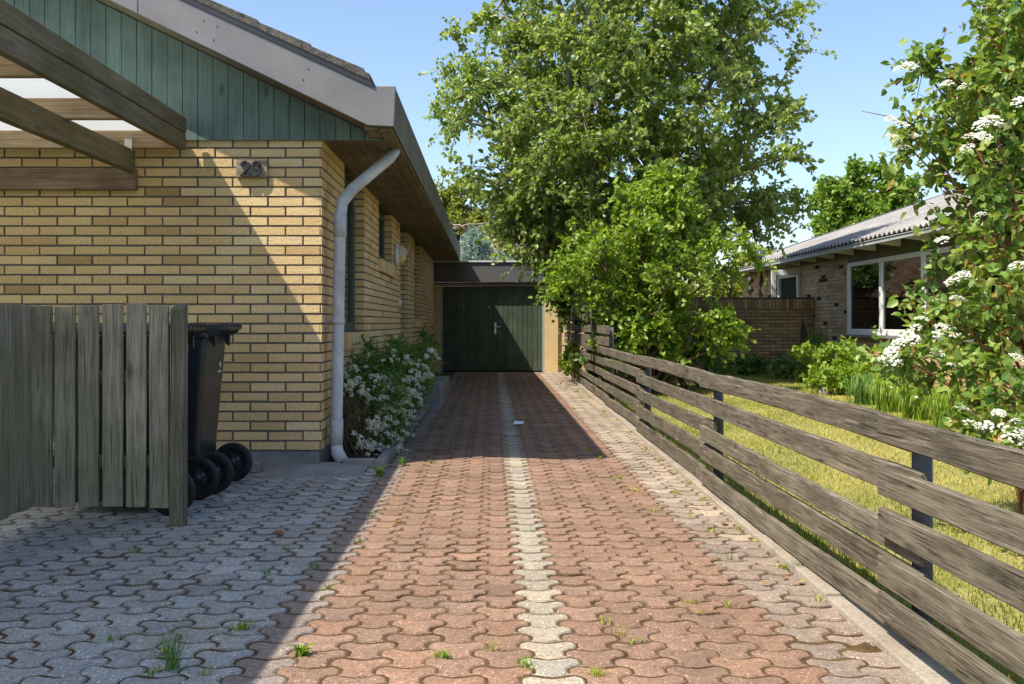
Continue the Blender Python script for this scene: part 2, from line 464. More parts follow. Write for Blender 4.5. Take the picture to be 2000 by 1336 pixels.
def plant(thing, stems, clumps, mats, size, aspect=0.7, twigs=10, per=12, tlen=(0.2, 0.45), br=(0.018, 0.004),
          nearest_low=True, draw_twigs=False, tint_mu=0.5, tint_sd=0.2, up=0.35, outward=None, parts=('foliage', 'branches'),
          twig_start=0.35, droop=0.25, hang=0.25, limb_n=5):
    """stems: list of (points, radii); clumps: limb end points. Limbs run from the nearest stem to each clump, twigs leave the limbs."""
    mb = MB(); nodes = []
    for pts, rad in stems:
        mb.tube(pts, rad, 7, cap=False)
        pts = np.array(pts)
        for a, b in zip(pts[:-1], pts[1:]):
            for f in np.linspace(0, 1, 6): nodes.append(a + (b - a) * f)
    nodes = np.array(nodes)
    ST, DR, LN, CT = [], [], [], []
    for c in clumps:
        dv = c - nodes
        dist = np.linalg.norm(dv, axis=1)
        if nearest_low: dist = dist + np.maximum(0, 0.35 * np.linalg.norm(dv[:, :2], axis=1) - dv[:, 2]) * 0.9
        a = nodes[np.argmin(dist)]
        Ln = np.linalg.norm(c - a)
        mid = a + (c - a) * 0.5 + np.array([0, 0, 0.10 * Ln]) + rng.normal(size=3) * 0.05 * Ln
        mb.tube([a, a * 0.25 + mid * 0.75 - (mid - a) * 0.22, mid, mid * 0.4 + c * 0.6, c], [br[0], br[0] * 0.8, (br[0] + br[1]) / 2, br[1] * 1.4, br[1]], limb_n, cap=False)
        t = rng.uniform(twig_start, 1.0, twigs) ** 0.8
        pt = (1 - t)[:, None] ** 2 * a + (2 * t * (1 - t))[:, None] * mid + (t ** 2)[:, None] * c
        axis = unit(c - a)
        d = unit(axis * 0.7 + rvec(twigs) * 0.9 + np.array([0, 0, 0.15]))
        ST.append(pt); DR.append(d); LN.append(rng.uniform(tlen[0], tlen[1], twigs)); CT.append(np.full(twigs, rng.normal(0, 0.10)))
    ST = np.concatenate(ST); DR = np.concatenate(DR); LN = np.concatenate(LN); CT = np.concatenate(CT)
    pos, ld, nr, L, end = twigs_leaves(ST, DR, LN, per, size, up, droop, hang=hang)
    tint = rng.normal(tint_mu, tint_sd, len(pos)) + np.repeat(CT, per)
    keep = pos[:, 2] > 0.03
    if draw_twigs: tubes_fast(mb, ST, end, br[1], br[1] * 0.5)
    fo = leaf_object(parts[0], pos[keep], ld[keep], nr[keep], L[keep], L[keep] * aspect, tint[keep], mats[0], thing)
    bo = mb.build(parts[1], mats[1], thing)
    return fo, bo, end


def ellip(n, c, r, shell=0.45, zmin=None):
    u = rvec(n); k = rng.uniform(0, 1, n) ** shell
    p = np.array(c) + u * np.array(r) * k[:, None]
    if zmin is not None: p[:, 2] = np.maximum(p[:, 2], zmin + rng.uniform(0, 0.2, n))
    return p


def flower_head(parent, c, r, n, mat, up=(0, 0, 1), flat=0.35, pet=0.3, name='flower_head'):
    up = unit(np.array(up, float)); a = unit(np.cross(up, [0.3, 0.9, 0.1])); b = np.cross(up, a)
    rr = r * np.sqrt(rng.uniform(0, 1, n)); th = rng.uniform(0, 2 * math.pi, n)
    h = flat * r * (1 - (rr / r) ** 2) + rng.uniform(-0.1, 0.1, n) * r
    base = np.array(c) + a * (rr * np.cos(th))[:, None] + b * (rr * np.sin(th))[:, None] + up * h[:, None]
    pos, d, nr = [], [], []
    for k in range(5):
        an = 2 * math.pi * k / 5 + rng.uniform(0, 0.5, n)
        dv = a * np.cos(an)[:, None] + b * np.sin(an)[:, None] + up * 0.35 + rvec(n) * 0.25
        pos.append(base); d.append(dv); nr.append(np.tile(up, (n, 1)) + rvec(n) * 0.35)
    pos = np.concatenate(pos); d = np.concatenate(d); nr = np.concatenate(nr)
    L = np.full(len(pos), r * pet) * rng.uniform(0.8, 1.2, len(pos))
    return leaf_object(name, pos, d, nr, L, L * 0.9, rng.uniform(0, 1, len(pos)), mat, parent, 0.05, 0.1)


def blades(base, height, lean, width, n_each=1):
    """grass blades as quads bent once: base (n,3)"""
    n = len(base)
    th = rng.uniform(0, 2 * math.pi, n)
    d = np.stack([np.cos(th), np.sin(th), np.zeros(n)], 1)
    s = np.stack([-np.sin(th), np.cos(th), np.zeros(n)], 1)
    h = np.asarray(height); w = np.asarray(width)[:, None]; l = np.asarray(lean)
    m = base + d * (l * h * 0.3)[:, None]; m[:, 2] += h * 0.62
    t = base + d * (l * h)[:, None]; t[:, 2] += h * np.clip(1.08 - l * 0.45, 0.2, 1)
    v = np.stack([base - s * w, base + s * w, m + s * w * 0.75, m - s * w * 0.75, t + s * w * 0.15, t - s * w * 0.15], 1).reshape(-1, 3)
    o = np.arange(n)[:, None] * 6
    q = np.concatenate([o + np.array([0, 1, 2, 3]), o + np.array([3, 2, 4, 5])], 1).reshape(-1, 4)
    return v, q

# ------------------------------------------------------------------ camera, sky, sun
cam = bpy.data.objects.new('camera', bpy.data.cameras.new('camera'))
COL.objects.link(cam); SC.camera = cam
cam.location = (0, 0, 1.0); cam.rotation_euler = (R(90), 0, 0)
cam.data.sensor_width = 36; cam.data.lens = F / 2000 * 36
cam.data.shift_x = 0.02; cam.data.shift_y = -0.0185
cam.data.clip_start = 0.05; cam.data.clip_end = 2000

SUN = Vector((0.59, 0.36, -1.0)).normalized()
elev = math.asin(-SUN.z)
sl = bpy.data.lights.new('sun', 'SUN'); sl.energy = 5.0; sl.angle = R(0.5); sl.color = (1.0, 0.93, 0.82)
sun = bpy.data.objects.new('sun', sl); COL.objects.link(sun)
sun.rotation_euler = SUN.to_track_quat('-Z', 'Y').to_euler()
sun.location = (-6, -3, 12)
W = bpy.data.worlds.new('World'); SC.world = W; W.use_nodes = True
nt = W.node_tree; bg = nt.nodes['Background']
sky = nt.nodes.new('ShaderNodeTexSky'); sky.sky_type = 'NISHITA'; sky.sun_disc = False
sky.sun_elevation = elev; sky.sun_rotation = math.atan2(-SUN.x, -SUN.y)
sky.air_density = 1.0; sky.dust_density = 1.2; sky.ozone_density = 2.0
nt.links.new(sky.outputs[0], bg.inputs[0]); bg.inputs[1].default_value = 0.15
vs = SC.view_settings; vs.view_transform = 'Standard'; vs.look = 'None'; vs.exposure = 0.65; vs.gamma = 1
SC.cycles.max_bounces = 7; SC.cycles.diffuse_bounces = 4; SC.cycles.glossy_bounces = 2; SC.cycles.transmission_bounces = 4; SC.cycles.transparent_max_bounces = 12


def kx(d): return 1.14 + 0.0149 * d           # foot of the kerb under the fence
def fx(d): return 1.17 + 0.0149 * d           # face of the board fence


# ------------------------------------------------------------------ the ground
mb = MB(); mb.quad((-400, -120, -0.12), (400, -120, -0.12), (400, 700, -0.12), (-400, 700, -0.12))
prop(mb.build('ground', MT['meadow']), kind='structure')

# paving stones: T shaped interlocking blocks, one mesh for the drive
PT, PR = 0.14, 0.152
def wv(x): return -0.012 * math.cos(2 * math.pi * x / PT)
pl = []
def edge(v):                                     # half width along the length of the stone
    q_ = [(0.0, .064), (.10, .0478), (.38, .0485), (.48, .066), (.58, .0895), (.75, .0930), (.90, .0890), (1.0, .064)]
    return float(np.interp(v, [k for k, _ in q_], [k for _, k in q_]))
VS = (0.0, .10, .38, .48, .58, .75, .90, 1.0)
for x in (-.04, -.02, 0, .02, .04): pl.append((x, wv(x)))
for v_ in VS: pl.append((edge(v_), v_ * PR + wv(edge(v_))))
for x in (.045, .022, 0, -.022, -.045): pl.append((x, PR + wv(x)))
for v_ in VS[::-1]: pl.append((-edge(v_), v_ * PR + wv(edge(v_))))
pl = np.array(pl)
def inset(p, g):
    a = np.roll(p, 1, 0); b = np.roll(p, -1, 0)
    e1 = unit(p - a); e2 = unit(b - p)
    n1 = np.stack([-e1[:, 1], e1[:, 0]], 1); n2 = np.stack([-e2[:, 1], e2[:, 0]], 1)
    nn = unit(n1 + n2); c = np.clip((nn * n1).sum(1), 0.6, 1)
    return p + nn * (g / c)[:, None]
NP = len(pl)
def paver_template(g):
    pq = pl.copy(); pq[:, 1] = PR / 2 + (pq[:, 1] - PR / 2) * 0.945
    r0 = inset(pq, g); r2 = inset(pq, g + 0.0065)
    return np.concatenate([np.c_[r0, np.full(NP, -0.03)], np.c_[r0, np.full(NP, -0.004)], np.c_[r2, np.zeros(NP)]])
TA = [paver_template(g) for g in (0.0026, 0.0036, 0.0050)]
V, FCS, COLS = [], [], []
def add_paver(cx, y, col):
    t = TA[rng.integers(0, 3)].copy()
    t[:, 1] -= PR / 2
    an = rng.normal(0, 0.018); ca, sa = math.cos(an), math.sin(an)
    x = t[:, 0] * ca - t[:, 1] * sa; yy = t[:, 0] * sa + t[:, 1] * ca
    z = t[:, 2] + rng.normal(0, 0.0010) + x * rng.normal(0, 0.012) + yy * rng.normal(0, 0.012)
    X, Y = cx + x + rng.normal(0, 0.001), y + yy + rng.normal(0, 0.001)
    b = sum(map(len, V)) if False else add_paver.n
    V.append(np.c_[X, Y, z]); add_paver.n += len(t)
    FCS.append(tuple(range(b + 2 * NP, b + 3 * NP)))
    COLS.append(col)
    dk = rng.uniform(0.15, 0.78) * min(1.0, max(0.25, (y - 2.7) / 1.1))                     # soil and moss lodged along the worn edges
    dirt = tuple(col[i] * (1 - dk) + (0.075, 0.045, 0.020)[i] * dk for i in range(3)) + (1,)
    for r in (0, 1):
        for j in range(NP):
            j2 = (j + 1) % NP
            FCS.append((b + r * NP + j, b + r * NP + j2, b + (r + 1) * NP + j2, b + (r + 1) * NP + j)); COLS.append(dirt)
add_paver.n = 0
def pv(c, s=0.075):
    k = 1 + rng.normal(0, s); h = rng.normal(0, 0.02)
    return (c[0] * k * (1 + h), c[1] * k, c[2] * k * (1 - h), 1)
RED, PALE, GREY = (0.265, 0.165, 0.112), (0.36, 0.31, 0.235), (0.37, 0.36, 0.335)
for k in range(-24, 11):
    cx = 0.175 + PT * k
    y = 2.3 + (PR / 2 if k % 2 else 0)
    while y < 20.36:
        inside = (cx - 0.095 < kx(y) + 0.05) and (cx > -0.78 or y < 6.95) and (cx > -1.30 or y < 6.90)
        if inside and cx > -3.5:
            if k == 0: c = pv(PALE, 0.07)
            elif -5 <= k <= 5: c = pv(RED)
            elif k >= 6 and y > 4.6 + (7 - k) * 0.5: c = pv((0.345, 0.275, 0.205), 0.13)
            elif k >= 6: c = pv((0.265, 0.205, 0.16))
            elif k == -6: c = pv((0.27, 0.215, 0.18))
            else: c = pv(GREY, 0.08)
            add_paver(cx, y, c)
        y += PR
me = bpy.data.meshes.new('paving')
me.from_pydata(np.concatenate(V).tolist(), [], FCS)
ca_ = me.attributes.new('col', 'FLOAT_COLOR', 'FACE')
ca_.data.foreach_set('color', np.array(COLS, np.float32).ravel())
prop(link_mesh('paving', me, MT['paver']), kind='structure')

# sandy, mossy soil that fills the joints and creeps over edges
gx = np.arange(-3.7, 1.62, 0.028); gy = np.concatenate([np.arange(2.2, 9, 0.028), np.arange(9, 20.4, 0.06)])
vv = []
for y in gy:
    for x in gx:
        a = mnoise.noise((x * 1.1, y * 0.9, 3.3)); b = mnoise.noise((x * 9, y * 9, 1.7)); c = mnoise.noise((x * 31, y * 31, 9.1))
        z = -0.0056 + a * 0.0020 + b * 0.0014 + c * 0.0013
        if y < 3.35: z += (3.35 - y) * 0.0025
        e = kx(y) - x
        if 0 < e < 0.10: z += (0.10 - e) * 0.012
        vv.append((x, y, z))
nx, ny = len(gx), len(gy)
ii = (np.arange(ny - 1)[:, None] * nx + np.arange(nx - 1)).ravel()
me = quads_mesh('joint_soil', np.array(vv), np.stack([ii, ii + 1, ii + nx + 1, ii + nx], 1), np.zeros(len(ii)))
me.polygons.foreach_set('use_smooth', np.ones(len(ii), bool))
prop(link_mesh('joint_soil', me, MT['soil']), kind='structure')

# kerb strip under the board fence, cast in lengths
mb = MB(); d = 1.6
while d < 20.2:
    e = min(d + 1.0, 20.2); j = rng.normal(0, 0.003)
    p = []
    for z in (-0.1, 0.022 + j):
        g = 0.0 if z < 0 else 0.012
        p += [(kx(d) + g, d + .004, z), (kx(d) + 0.17, d + .004, z), (kx(e) + 0.17, e - .004, z), (kx(e) + g, e - .004, z)]
    mb.hexa(p); d = e
prop(mb.build('kerb_strip', MT['kerb'], bevel=0.006, seg=2), kind='structure')

# lawn and its grass
xs = np.linspace(0, 1, 60); ys = np.linspace(1.2, 26, 120)
vv = [(kx(y) + 0.16 + u * (6.2 - kx(y)), y, 0.004 + 0.05 * min(1, u * 3) + 0.012 * mnoise.noise((u * 20, y * 2, 0))) for y in ys for u in xs]
ii = (np.arange(119)[:, None] * 60 + np.arange(59)).ravel()
me = quads_mesh('lawn', np.array(vv), np.stack([ii, ii + 1, ii + 61, ii + 60], 1), np.zeros(len(ii)))
prop(link_mesh('lawn', me, MT['lawn']), kind='structure')
def lawn_z(x, y):
    u = (x - kx(y) - 0.16) / (6.2 - kx(y)); return 0.002 + 0.05 * np.minimum(1, u * 3)
n = 210000
y = 1.6 + 18.2 * rng.uniform(0, 1, n) ** 1.9
x = kx(y) + 0.17 + (6.1 - kx(y)) * rng.uniform(0, 1, n)
keep = x < 0.62 * y + 1.0
x, y = x[keep], y[keep]; n = len(x)
h = rng.uniform(0.012, 0.034, n) * (1 + 0.9 * (x < kx(y) + 0.35)); 
v, q = blades(np.stack([x, y, lawn_z(x, y)], 1), h, rng.uniform(0.1, 0.9, n), 0.0016 + 0.0004 * y * 0.4)
pn = np.array([mnoise.noise((a * 0.9, b * 0.9, 5)) for a, b in zip(x, y)])
tt = np.clip(0.55 + pn * 0.7 + rng.normal(0, 0.2, n), 0, 1)
prop(link_mesh('lawn_grass', quads_mesh('lawn_grass', v, q, np.repeat(tt, 2)), MT['grass']), kind='stuff', label='short yellowing lawn grass between the board fence and the neighbour house', cat='grass')

# bank of earth behind the garage
xs = np.linspace(-9, 9, 60); ys = np.linspace(21.6, 34, 40)
def bank_z(x, y):
    t = min(1, max(0, (y - 21.6) / 4.0)); t = t * t * (3 - 2 * t)
    return 3.15 * t * math.exp(-((x + 0.4) / 5.0) ** 4) + 0.25 * mnoise.noise((x * 0.8, y * 0.8, 0)) * t + 0.12 * mnoise.noise((x * 3, y * 3, 4)) * t - 0.08
vv = [(x, y, bank_z(x, y)) for y in ys for x in xs]
ii = (np.arange(39)[:, None] * 60 + np.arange(59)).ravel()
me = quads_mesh('earth_bank', np.array(vv), np.stack([ii, ii + 1, ii + 61, ii + 60], 1), np.zeros(len(ii)))
prop(link_mesh('earth_bank', me, MT['earth']), kind='structure')

# ------------------------------------------------------------------ bricks
def brick_wall(mb, O, U, N, length, z0, z1, openings=(), phase=0, mitre0=False, mitre1=False, depth=0.03,
               pitch=0.24, bl=0.2265, course=0.0667, bh=0.0535, rec=0.009, mslab=0.05, soldier=0.0, header=False, msl=(0, 0), dark=0.03):
    """bricks (material 0) and the recessed mortar slab (material 1); U along the wall, N outward"""
    O = np.array(O, float); U = np.array(U, float); N = np.array(N, float); Z = np.array([0, 0, 1.0])
    flip = np.cross(U, Z).dot(N) < 0
    def brick(u0, u1, a, b, t, m0=False, m1=False, inset_=0.0, dep=depth, m=0):
        q0, q1 = u0 + (dep if m0 else 0), u1 - (dep if m1 else 0)
        o = O - N * inset_
        pts = [o + U * u0 + Z * a, o + U * u1 + Z * a, o + U * q1 - N * dep + Z * a, o + U * q0 - N * dep + Z * a]
        pts = pts + [p + Z * (b - a) for p in pts]
        if flip:
            pts = [pts[k] for k in (1, 0, 3, 2, 5, 4, 7, 6)]
        mb.hexa(pts, t, m, skip=(4,))
    k = 0; z = z0; top = z1 - soldier
    while z < top - 0.01:
        zb = min(z + bh, top)
        u = -((phase + k) % 2) * pitch / 2
        if header: pit, b_l = pitch / 2, bl - pitch / 2
        else: pit, b_l = pitch, bl
        while u < length:
            segs = [(max(u, 0), min(u + b_l, length))]
            for (a, b, c, d_) in openings:
                if z + bh * 0.5 > c and z + bh * 0.5 < d_:
                    ns = []
                    for (p, q_) in segs:
                        if q_ <= a or p >= b: ns.append((p, q_)); continue
                        if p < a: ns.append((p, a))
                        if q_ > b: ns.append((b, q_))
                    segs = ns
            for (p, q_) in segs:
                if q_ - p > 0.025:
                    j = rng.normal(0, 0.0012)
                    brick(p + (0 if p <= 0 else rng.normal(0, .001)), q_, z + 0.0055 + rng.normal(0, .0008), zb + 0.0055 + rng.normal(0, .0008), float(np.clip(rng.normal(0.55, 0.18), 0.07, 1)) if rng.uniform() > dark else 0.0,
                          mitre0 and p <= 1e-6, mitre1 and q_ >= length - 1e-6, j)
            u += pit
        k += 1; z += course
    if soldier:
        u = 0
        while u < length - 0.03:
            brick(u, min(u + 0.055, length), top + 0.006, z1 - 0.004, float(np.clip(rng.normal(0.5, 0.25), 0.07, 1)), False, False, rng.normal(0, 0.001)); u += 0.0667
    # mortar
    cuts = sorted(openings)
    L0, L1 = msl[0], length - msl[1]
    u = L0
    for (a, b, c, d_) in cuts:
        brick(u, a, z0, z1, 0.5, inset_=rec, dep=mslab, m=1)
        if c > z0 + 0.01: brick(a, b, z0, c, 0.5, inset_=rec, dep=mslab, m=1)
        if d_ < z1 - 0.01: brick(a, b, d_, z1, 0.5, inset_=rec, dep=mslab, m=1)
        u = b
    brick(u, L1, z0, z1, 0.5, inset_=rec, dep=mslab, m=1)


# ------------------------------------------------------------------ the house on the left
WX, WD = -1.161, 6.82           # side wall plane, front wall plane
HE = 20.03                      # far end of the house
house = empty('brick_house', (WX, WD, 0), 'yellow brick house with green gable boards, house number and long dark eave beside the drive', 'house')
OPEN = {'w1': (1.0665, 2.28, 0.915, 2.3), 'w2': (3.4665, 4.80, 1.66, 2.3), 'door': (5.8665, 7.08, 0.0, 2.3), 'w3': (8.2665, 9.48, 1.06, 2.3)}
mb = MB()
brick_wall(mb, (-5.721, WD, 0.13), (1, 0, 0), (0, -1, 0), 5.721 + WX, 0, 2.14, phase=0, mitre1=True, msl=(0, 0.0094), dark=0.004)
fw = mb
fw.build('front_wall', [MT['brick'], MT['mortar']], house)
mb = MB()
ops = [(a, b + 0.027, max(0, c - 0.13), d - 0.13) for (a, b, c, d) in OPEN.values()]
brick_wall(mb, (WX, WD, 0.13), (0, 1, 0), (1, 0, 0), HE - WD, 0, 2.14, ops, phase=1, mitre0=True, msl=(0.013, 0), dark=0.004)
for key, (a, b, c, d) in OPEN.items():            # brick reveals on the far jamb
    dep = 0.66 if key == 'door' else 0.085
    zk = 0.0667 * math.floor(max(0, c - 0.13) / 0.0667)
    brick_wall(mb, (WX - dep, WD + b, 0.13 + zk), (1, 0, 0), (0, -1, 0), dep - 0.0006, 0, 2.14 - zk, msl=(0, 0.009), phase=1, mitre1=False, dark=0, depth=0.026, mslab=0.03, **({} if key == 'door' else {'pitch': 1.0, 'bl': 1.0}))
    if key != 'door':                             # plain near jamb closed with mortar
        mb.box(WX - 0.12, WX - 0.009, WD + a - 0.05, WD + a - 0.002, c, 2.25, 0.5, 1)
mb.build('side_wall', [MT['brick'], MT['mortar']], house)
mb = MB(); mb.box(-5.7, WX - 0.02, WD + 0.015, HE, -0.1, 0.128); mb.build('plinth', MT['plinth'], house, bevel=0.006)
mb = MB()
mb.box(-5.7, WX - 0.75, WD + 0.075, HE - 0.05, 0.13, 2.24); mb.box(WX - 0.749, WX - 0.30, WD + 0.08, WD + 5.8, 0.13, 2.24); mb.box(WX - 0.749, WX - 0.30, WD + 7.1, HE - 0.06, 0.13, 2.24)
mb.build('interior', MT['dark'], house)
# sills of bricks on edge
for key in ('w1', 'w2', 'w3'):
    a, b, c, d = OPEN[key]; mb = MB(); u = WD + a - 0.03
    while u < WD + b + 0.02:
        mb.box(WX - 0.10, WX + 0.035 + rng.normal(0, 0.002), u, u + 0.056, c - 0.125, c + rng.normal(0, .001), float(np.clip(rng.normal(.6, .2), .1, 1)))
        u += 0.0625
    mb.box(WX - 0.09, WX + 0.026, WD + a - 0.02, WD + b + 0.03, c - 0.12, c - 0.006, 0.5, 1)
    mb.build('window_sill', [MT['brick'], MT['mortar']], house)
# windows
def house_window(key, mull=()):
    a, b, c, d = OPEN[key]; y0, y1 = WD + a, WD + b; X = WX - 0.085; z0, z1 = c + 0.005, 2.245
    w = empty('window', (X, y0, z0)); w.parent = house; w.location = Vector((X, y0, z0)) - Vector(wloc(house))
    mb = MB()
    mb.box(X - 0.06, X, y0 + 0.002, y0 + 0.06, z0, z1); mb.box(X - 0.06, X, y1 - 0.06, y1 - 0.003, z0, z1)
    mb.box(X - 0.06, X, y0 + 0.061, y1 - 0.061, z0, z0 + 0.09); mb.box(X - 0.06, X, y0 + 0.061, y1 - 0.061, z1 - 0.07, z1)
    mb.box(X - 0.05, X + 0.03, y0 + 0.004, y1 - 0.005, z0 - 0.012, z0 - 0.001)
    for mm in mull: mb.box(X - 0.055, X - 0.003, mm - 0.03, mm + 0.03, z0 + 0.091, z1 - 0.071)
    mb.build('window_frame', MT['green_frame'], w, bevel=0.004)
    mb = MB(); mb.box(X - 0.035, X - 0.028, y0 + 0.06, y1 - 0.06, z0 + 0.09, z1 - 0.07); mb.build('pane', MT['glass'], w)
house_window('w1'); house_window('w2'); house_window('w3')
# entrance door set deep in its recess
a, b, c, d = OPEN['door']
dr = MB(); dr.box(WX - 0.70, WX - 0.66, WD + a + 0.02, WD + b - 0.02, 0.14, 2.2)
for k in range(9): dr.box(WX - 0.659, WX - 0.652, WD + a + 0.06 + k * 0.125, WD + a + 0.175 + k * 0.125, 0.2, 2.15)
dob = dr.build('front_door', MT['green_frame'], house)
hm = MB(); hm.tube([(WX - 0.65, WD + a + 0.12, 1.15), (WX - 0.60, WD + a + 0.12, 1.15), (WX - 0.60, WD + a + 0.24, 1.15)], 0.01); hm.build('handle', MT['chrome'], dob)
# gable: green boards
ZL = lambda x: 2.288 + 0.485 * (-0.806 - x)        # lower edge of the bargeboard
ZU = lambda x: 2.531 + 0.458 * (-0.766 - x)        # upper edge of the bargeboard
mb = MB(); x = -0.755; 
while x > -5.6:
    x2 = x - 0.104; zt0, zt1 = max(2.2475, ZL(x) - 0.01), ZL(x2) - 0.01
    j = rng.normal(0, 0.001); tt = float(rng.uniform(0.25, 0.75))
    f, bk = 6.797 + j, 6.815
    p = [(x2 + .0045, f, 2.246), (x - .0, f, 2.246), (x, bk, 2.246), (x2 + .0045, bk, 2.246), (x2 + .0045, f, zt1), (x, f, zt0), (x, bk, zt0), (x2 + .0045, bk, zt1)]
    mb.hexa(p, tt); x = x2
mb.prism([(-0.757, 2.248), (-0.757, 2.27), (-5.6, ZL(-5.6) - 0.02), (-5.6, 2.248)], 'y', 6.8155, 6.83, 0.0)
mb.build('gable_cladding', MT['green_wood'], house)
mb = MB(); mb.prism([(-0.80, ZL(-0.80)), (-0.80, ZL(-0.8) + 0.012), (-5.6, ZL(-5.6) + 0.012), (-5.6, ZL(-5.6))], 'y', 6.532, 6.83); mb.build('verge_soffit', MT['soffit'], house)
mb = MB()
mb.prism([(-0.806, 2.288), (-0.637, 2.280), (-0.624, 2.543), (-0.750, 2.543), (-0.766, 2.531), (-2.30, ZU(-2.30)), (-2.30, ZL(-2.30))][::-1], 'y', 6.50, 6.53)
mb.prism([(-2.304, ZL(-2.304)), (-2.304, ZU(-2.304)), (-5.6, ZU(-5.6)), (-5.6, ZL(-5.6))], 'y', 6.50, 6.53)
bb = mb.build('bargeboard', MT['slate'], house, bevel=0.003)
mb = MB()
for (sx, sy) in ((398, 40), (384, 62), (424, 52), (417, 78), (602, 135), (592, 156)):
    q = P(sx, sy, 6.50); mb = MB(); mb.tube([(q[0], 6.497, q[2]), (q[0], 6.503, q[2])], 0.005, 6); mb.build('screw', MT['iron'], bb)
# roof: slab, dark drip edge and the granulated covering
rx = -5.6
mb = MB()
mb.prism([(-0.79, ZU(-0.79) + 0.036), (-0.79, ZU(-0.79) + 0.075), (rx, ZU(rx) + 0.075), (rx, ZU(rx) + 0.036)], 'y', 6.475, HE + 0.2)
k = -0.83
while k > rx:                                         # slightly raised courses
    mb.prism([(k, ZU(k) + 0.072), (k, ZU(k) + 0.092), (k - 0.34, ZU(k - 0.34) + 0.080), (k - 0.34, ZU(k - 0.34) + 0.072)], 'y', 6.471 + rng.uniform(0, 0.006), HE + 0.19); k -= 0.345
mb.prism([(rx, ZU(rx) + 0.075), (rx, ZU(rx) + 0.036), (-10.4, ZU(-0.8) + 0.036), (-10.4, ZU(-0.8) + 0.075)], 'y', 6.48, HE + 0.2)
roof = mb.build('roof', MT['tile'], house)
mb = MB(); mb.prism([(-0.785, ZU(-0.785) + 0.001), (-0.785, ZU(-0.785) + 0.035), (rx, ZU(rx) + 0.035), (rx, ZU(rx) + 0.001)], 'y', 6.492, HE + 0.19); mb.build('drip_edge', MT['black'], roof)
# eave: soffit boards, edge plank, fascia box
mb = MB(); x = WX + 0.002
while x < -0.745:
    x2 = min(x + 0.068, -0.74)
    mb.box(x + .003, x2, 6.835, HE, 2.250 + rng.normal(0, .0008), 2.265, float(rng.uniform(.3, .7))); x = x2
mb.box(WX - 0.11, -0.70, 6.835, HE, 2.2655, 2.275, 0.0)
mb.build('soffit', MT['soffit'], house)
mb = MB(); mb.box(-0.739, -0.652, 6.55, HE + 0.02, 2.262, 2.30, 0.8); mb.build('edge_plank', MT['soffit'], house, bevel=0.004)
mb = MB(); mb.box(-0.83, -0.7395, 6.533, 6.834, 2.264, 2.298, 0.8); mb.build('eave_return', MT['soffit'], house)
mb = MB(); mb.prism([(-0.648, 2.274), (-0.638, 2.274), (-0.625, 2.534), (-0.64, 2.534)], 'y', 6.532, HE + 0.16)
mb.box(-0.76, -0.641, 6.535, HE + 0.15, 2.517, 2.5335)
mb.prism([(-0.80, 2.262), (-0.638, 2.262), (-0.625, 2.535), (-0.80, 2.535)], 'y', HE + 0.161, HE + 0.185)
mb.build('fascia', MT['fascia'], house, bevel=0.003)
mb = MB(); mb.prism([(-0.66, 2.29), (-0.66, 2.53), (-0.9, 2.6), (-5.6, 4.6), (-9.9, 2.6), (-9.9, 2.28), (-0.66, 2.28)], 'y', HE - 0.03, HE + 0.02); mb.build('rear_gable', MT['dark'], house)
# downpipe
pp = [(-0.70, 7.26, 2.262), (-0.735, 7.235, 2.20), (-0.98, 7.04, 1.945), (-1.045, 7.0, 1.85), (-1.06, 6.99, 1.75), (-1.085, 6.975, 0.16), (-1.075, 6.96, 0.10), (-1.03, 6.93, 0.03)]
mb = MB(); mb.tube(pp, [0.042, 0.042, 0.042, 0.043, 0.042, 0.042, 0.046, 0.046], 14)
dp = mb.build('downpipe', MT['pipe'], house)
mb = MB(); mb.tube([(-1.061, 6.99, 1.77), (-1.0605, 6.99, 1.60)], 0.0455, 14); mb.build('pipe_sleeve', MT['pipe'], dp); mb = MB(); mb.tube([(-1.082, 6.976, 0.33), (-1.0845, 6.975, 0.15)], 0.0465, 14); mb.build('pipe_sleeve', MT['pipe'], dp)
mb = MB(); mb.tube([(-1.0725, 6.982, 1.03), (-1.0735, 6.982, 0.995)], 0.049, 14); mb.tube([(WX + 0.0, 6.99, 1.012), (-1.12, 6.985, 1.012)], 0.008, 6); mb.box(WX - 0.001, WX + 0.006, 6.965, 7.015, 0.97, 1.05); mb.build('pipe_bracket', MT['pipe'], dp)
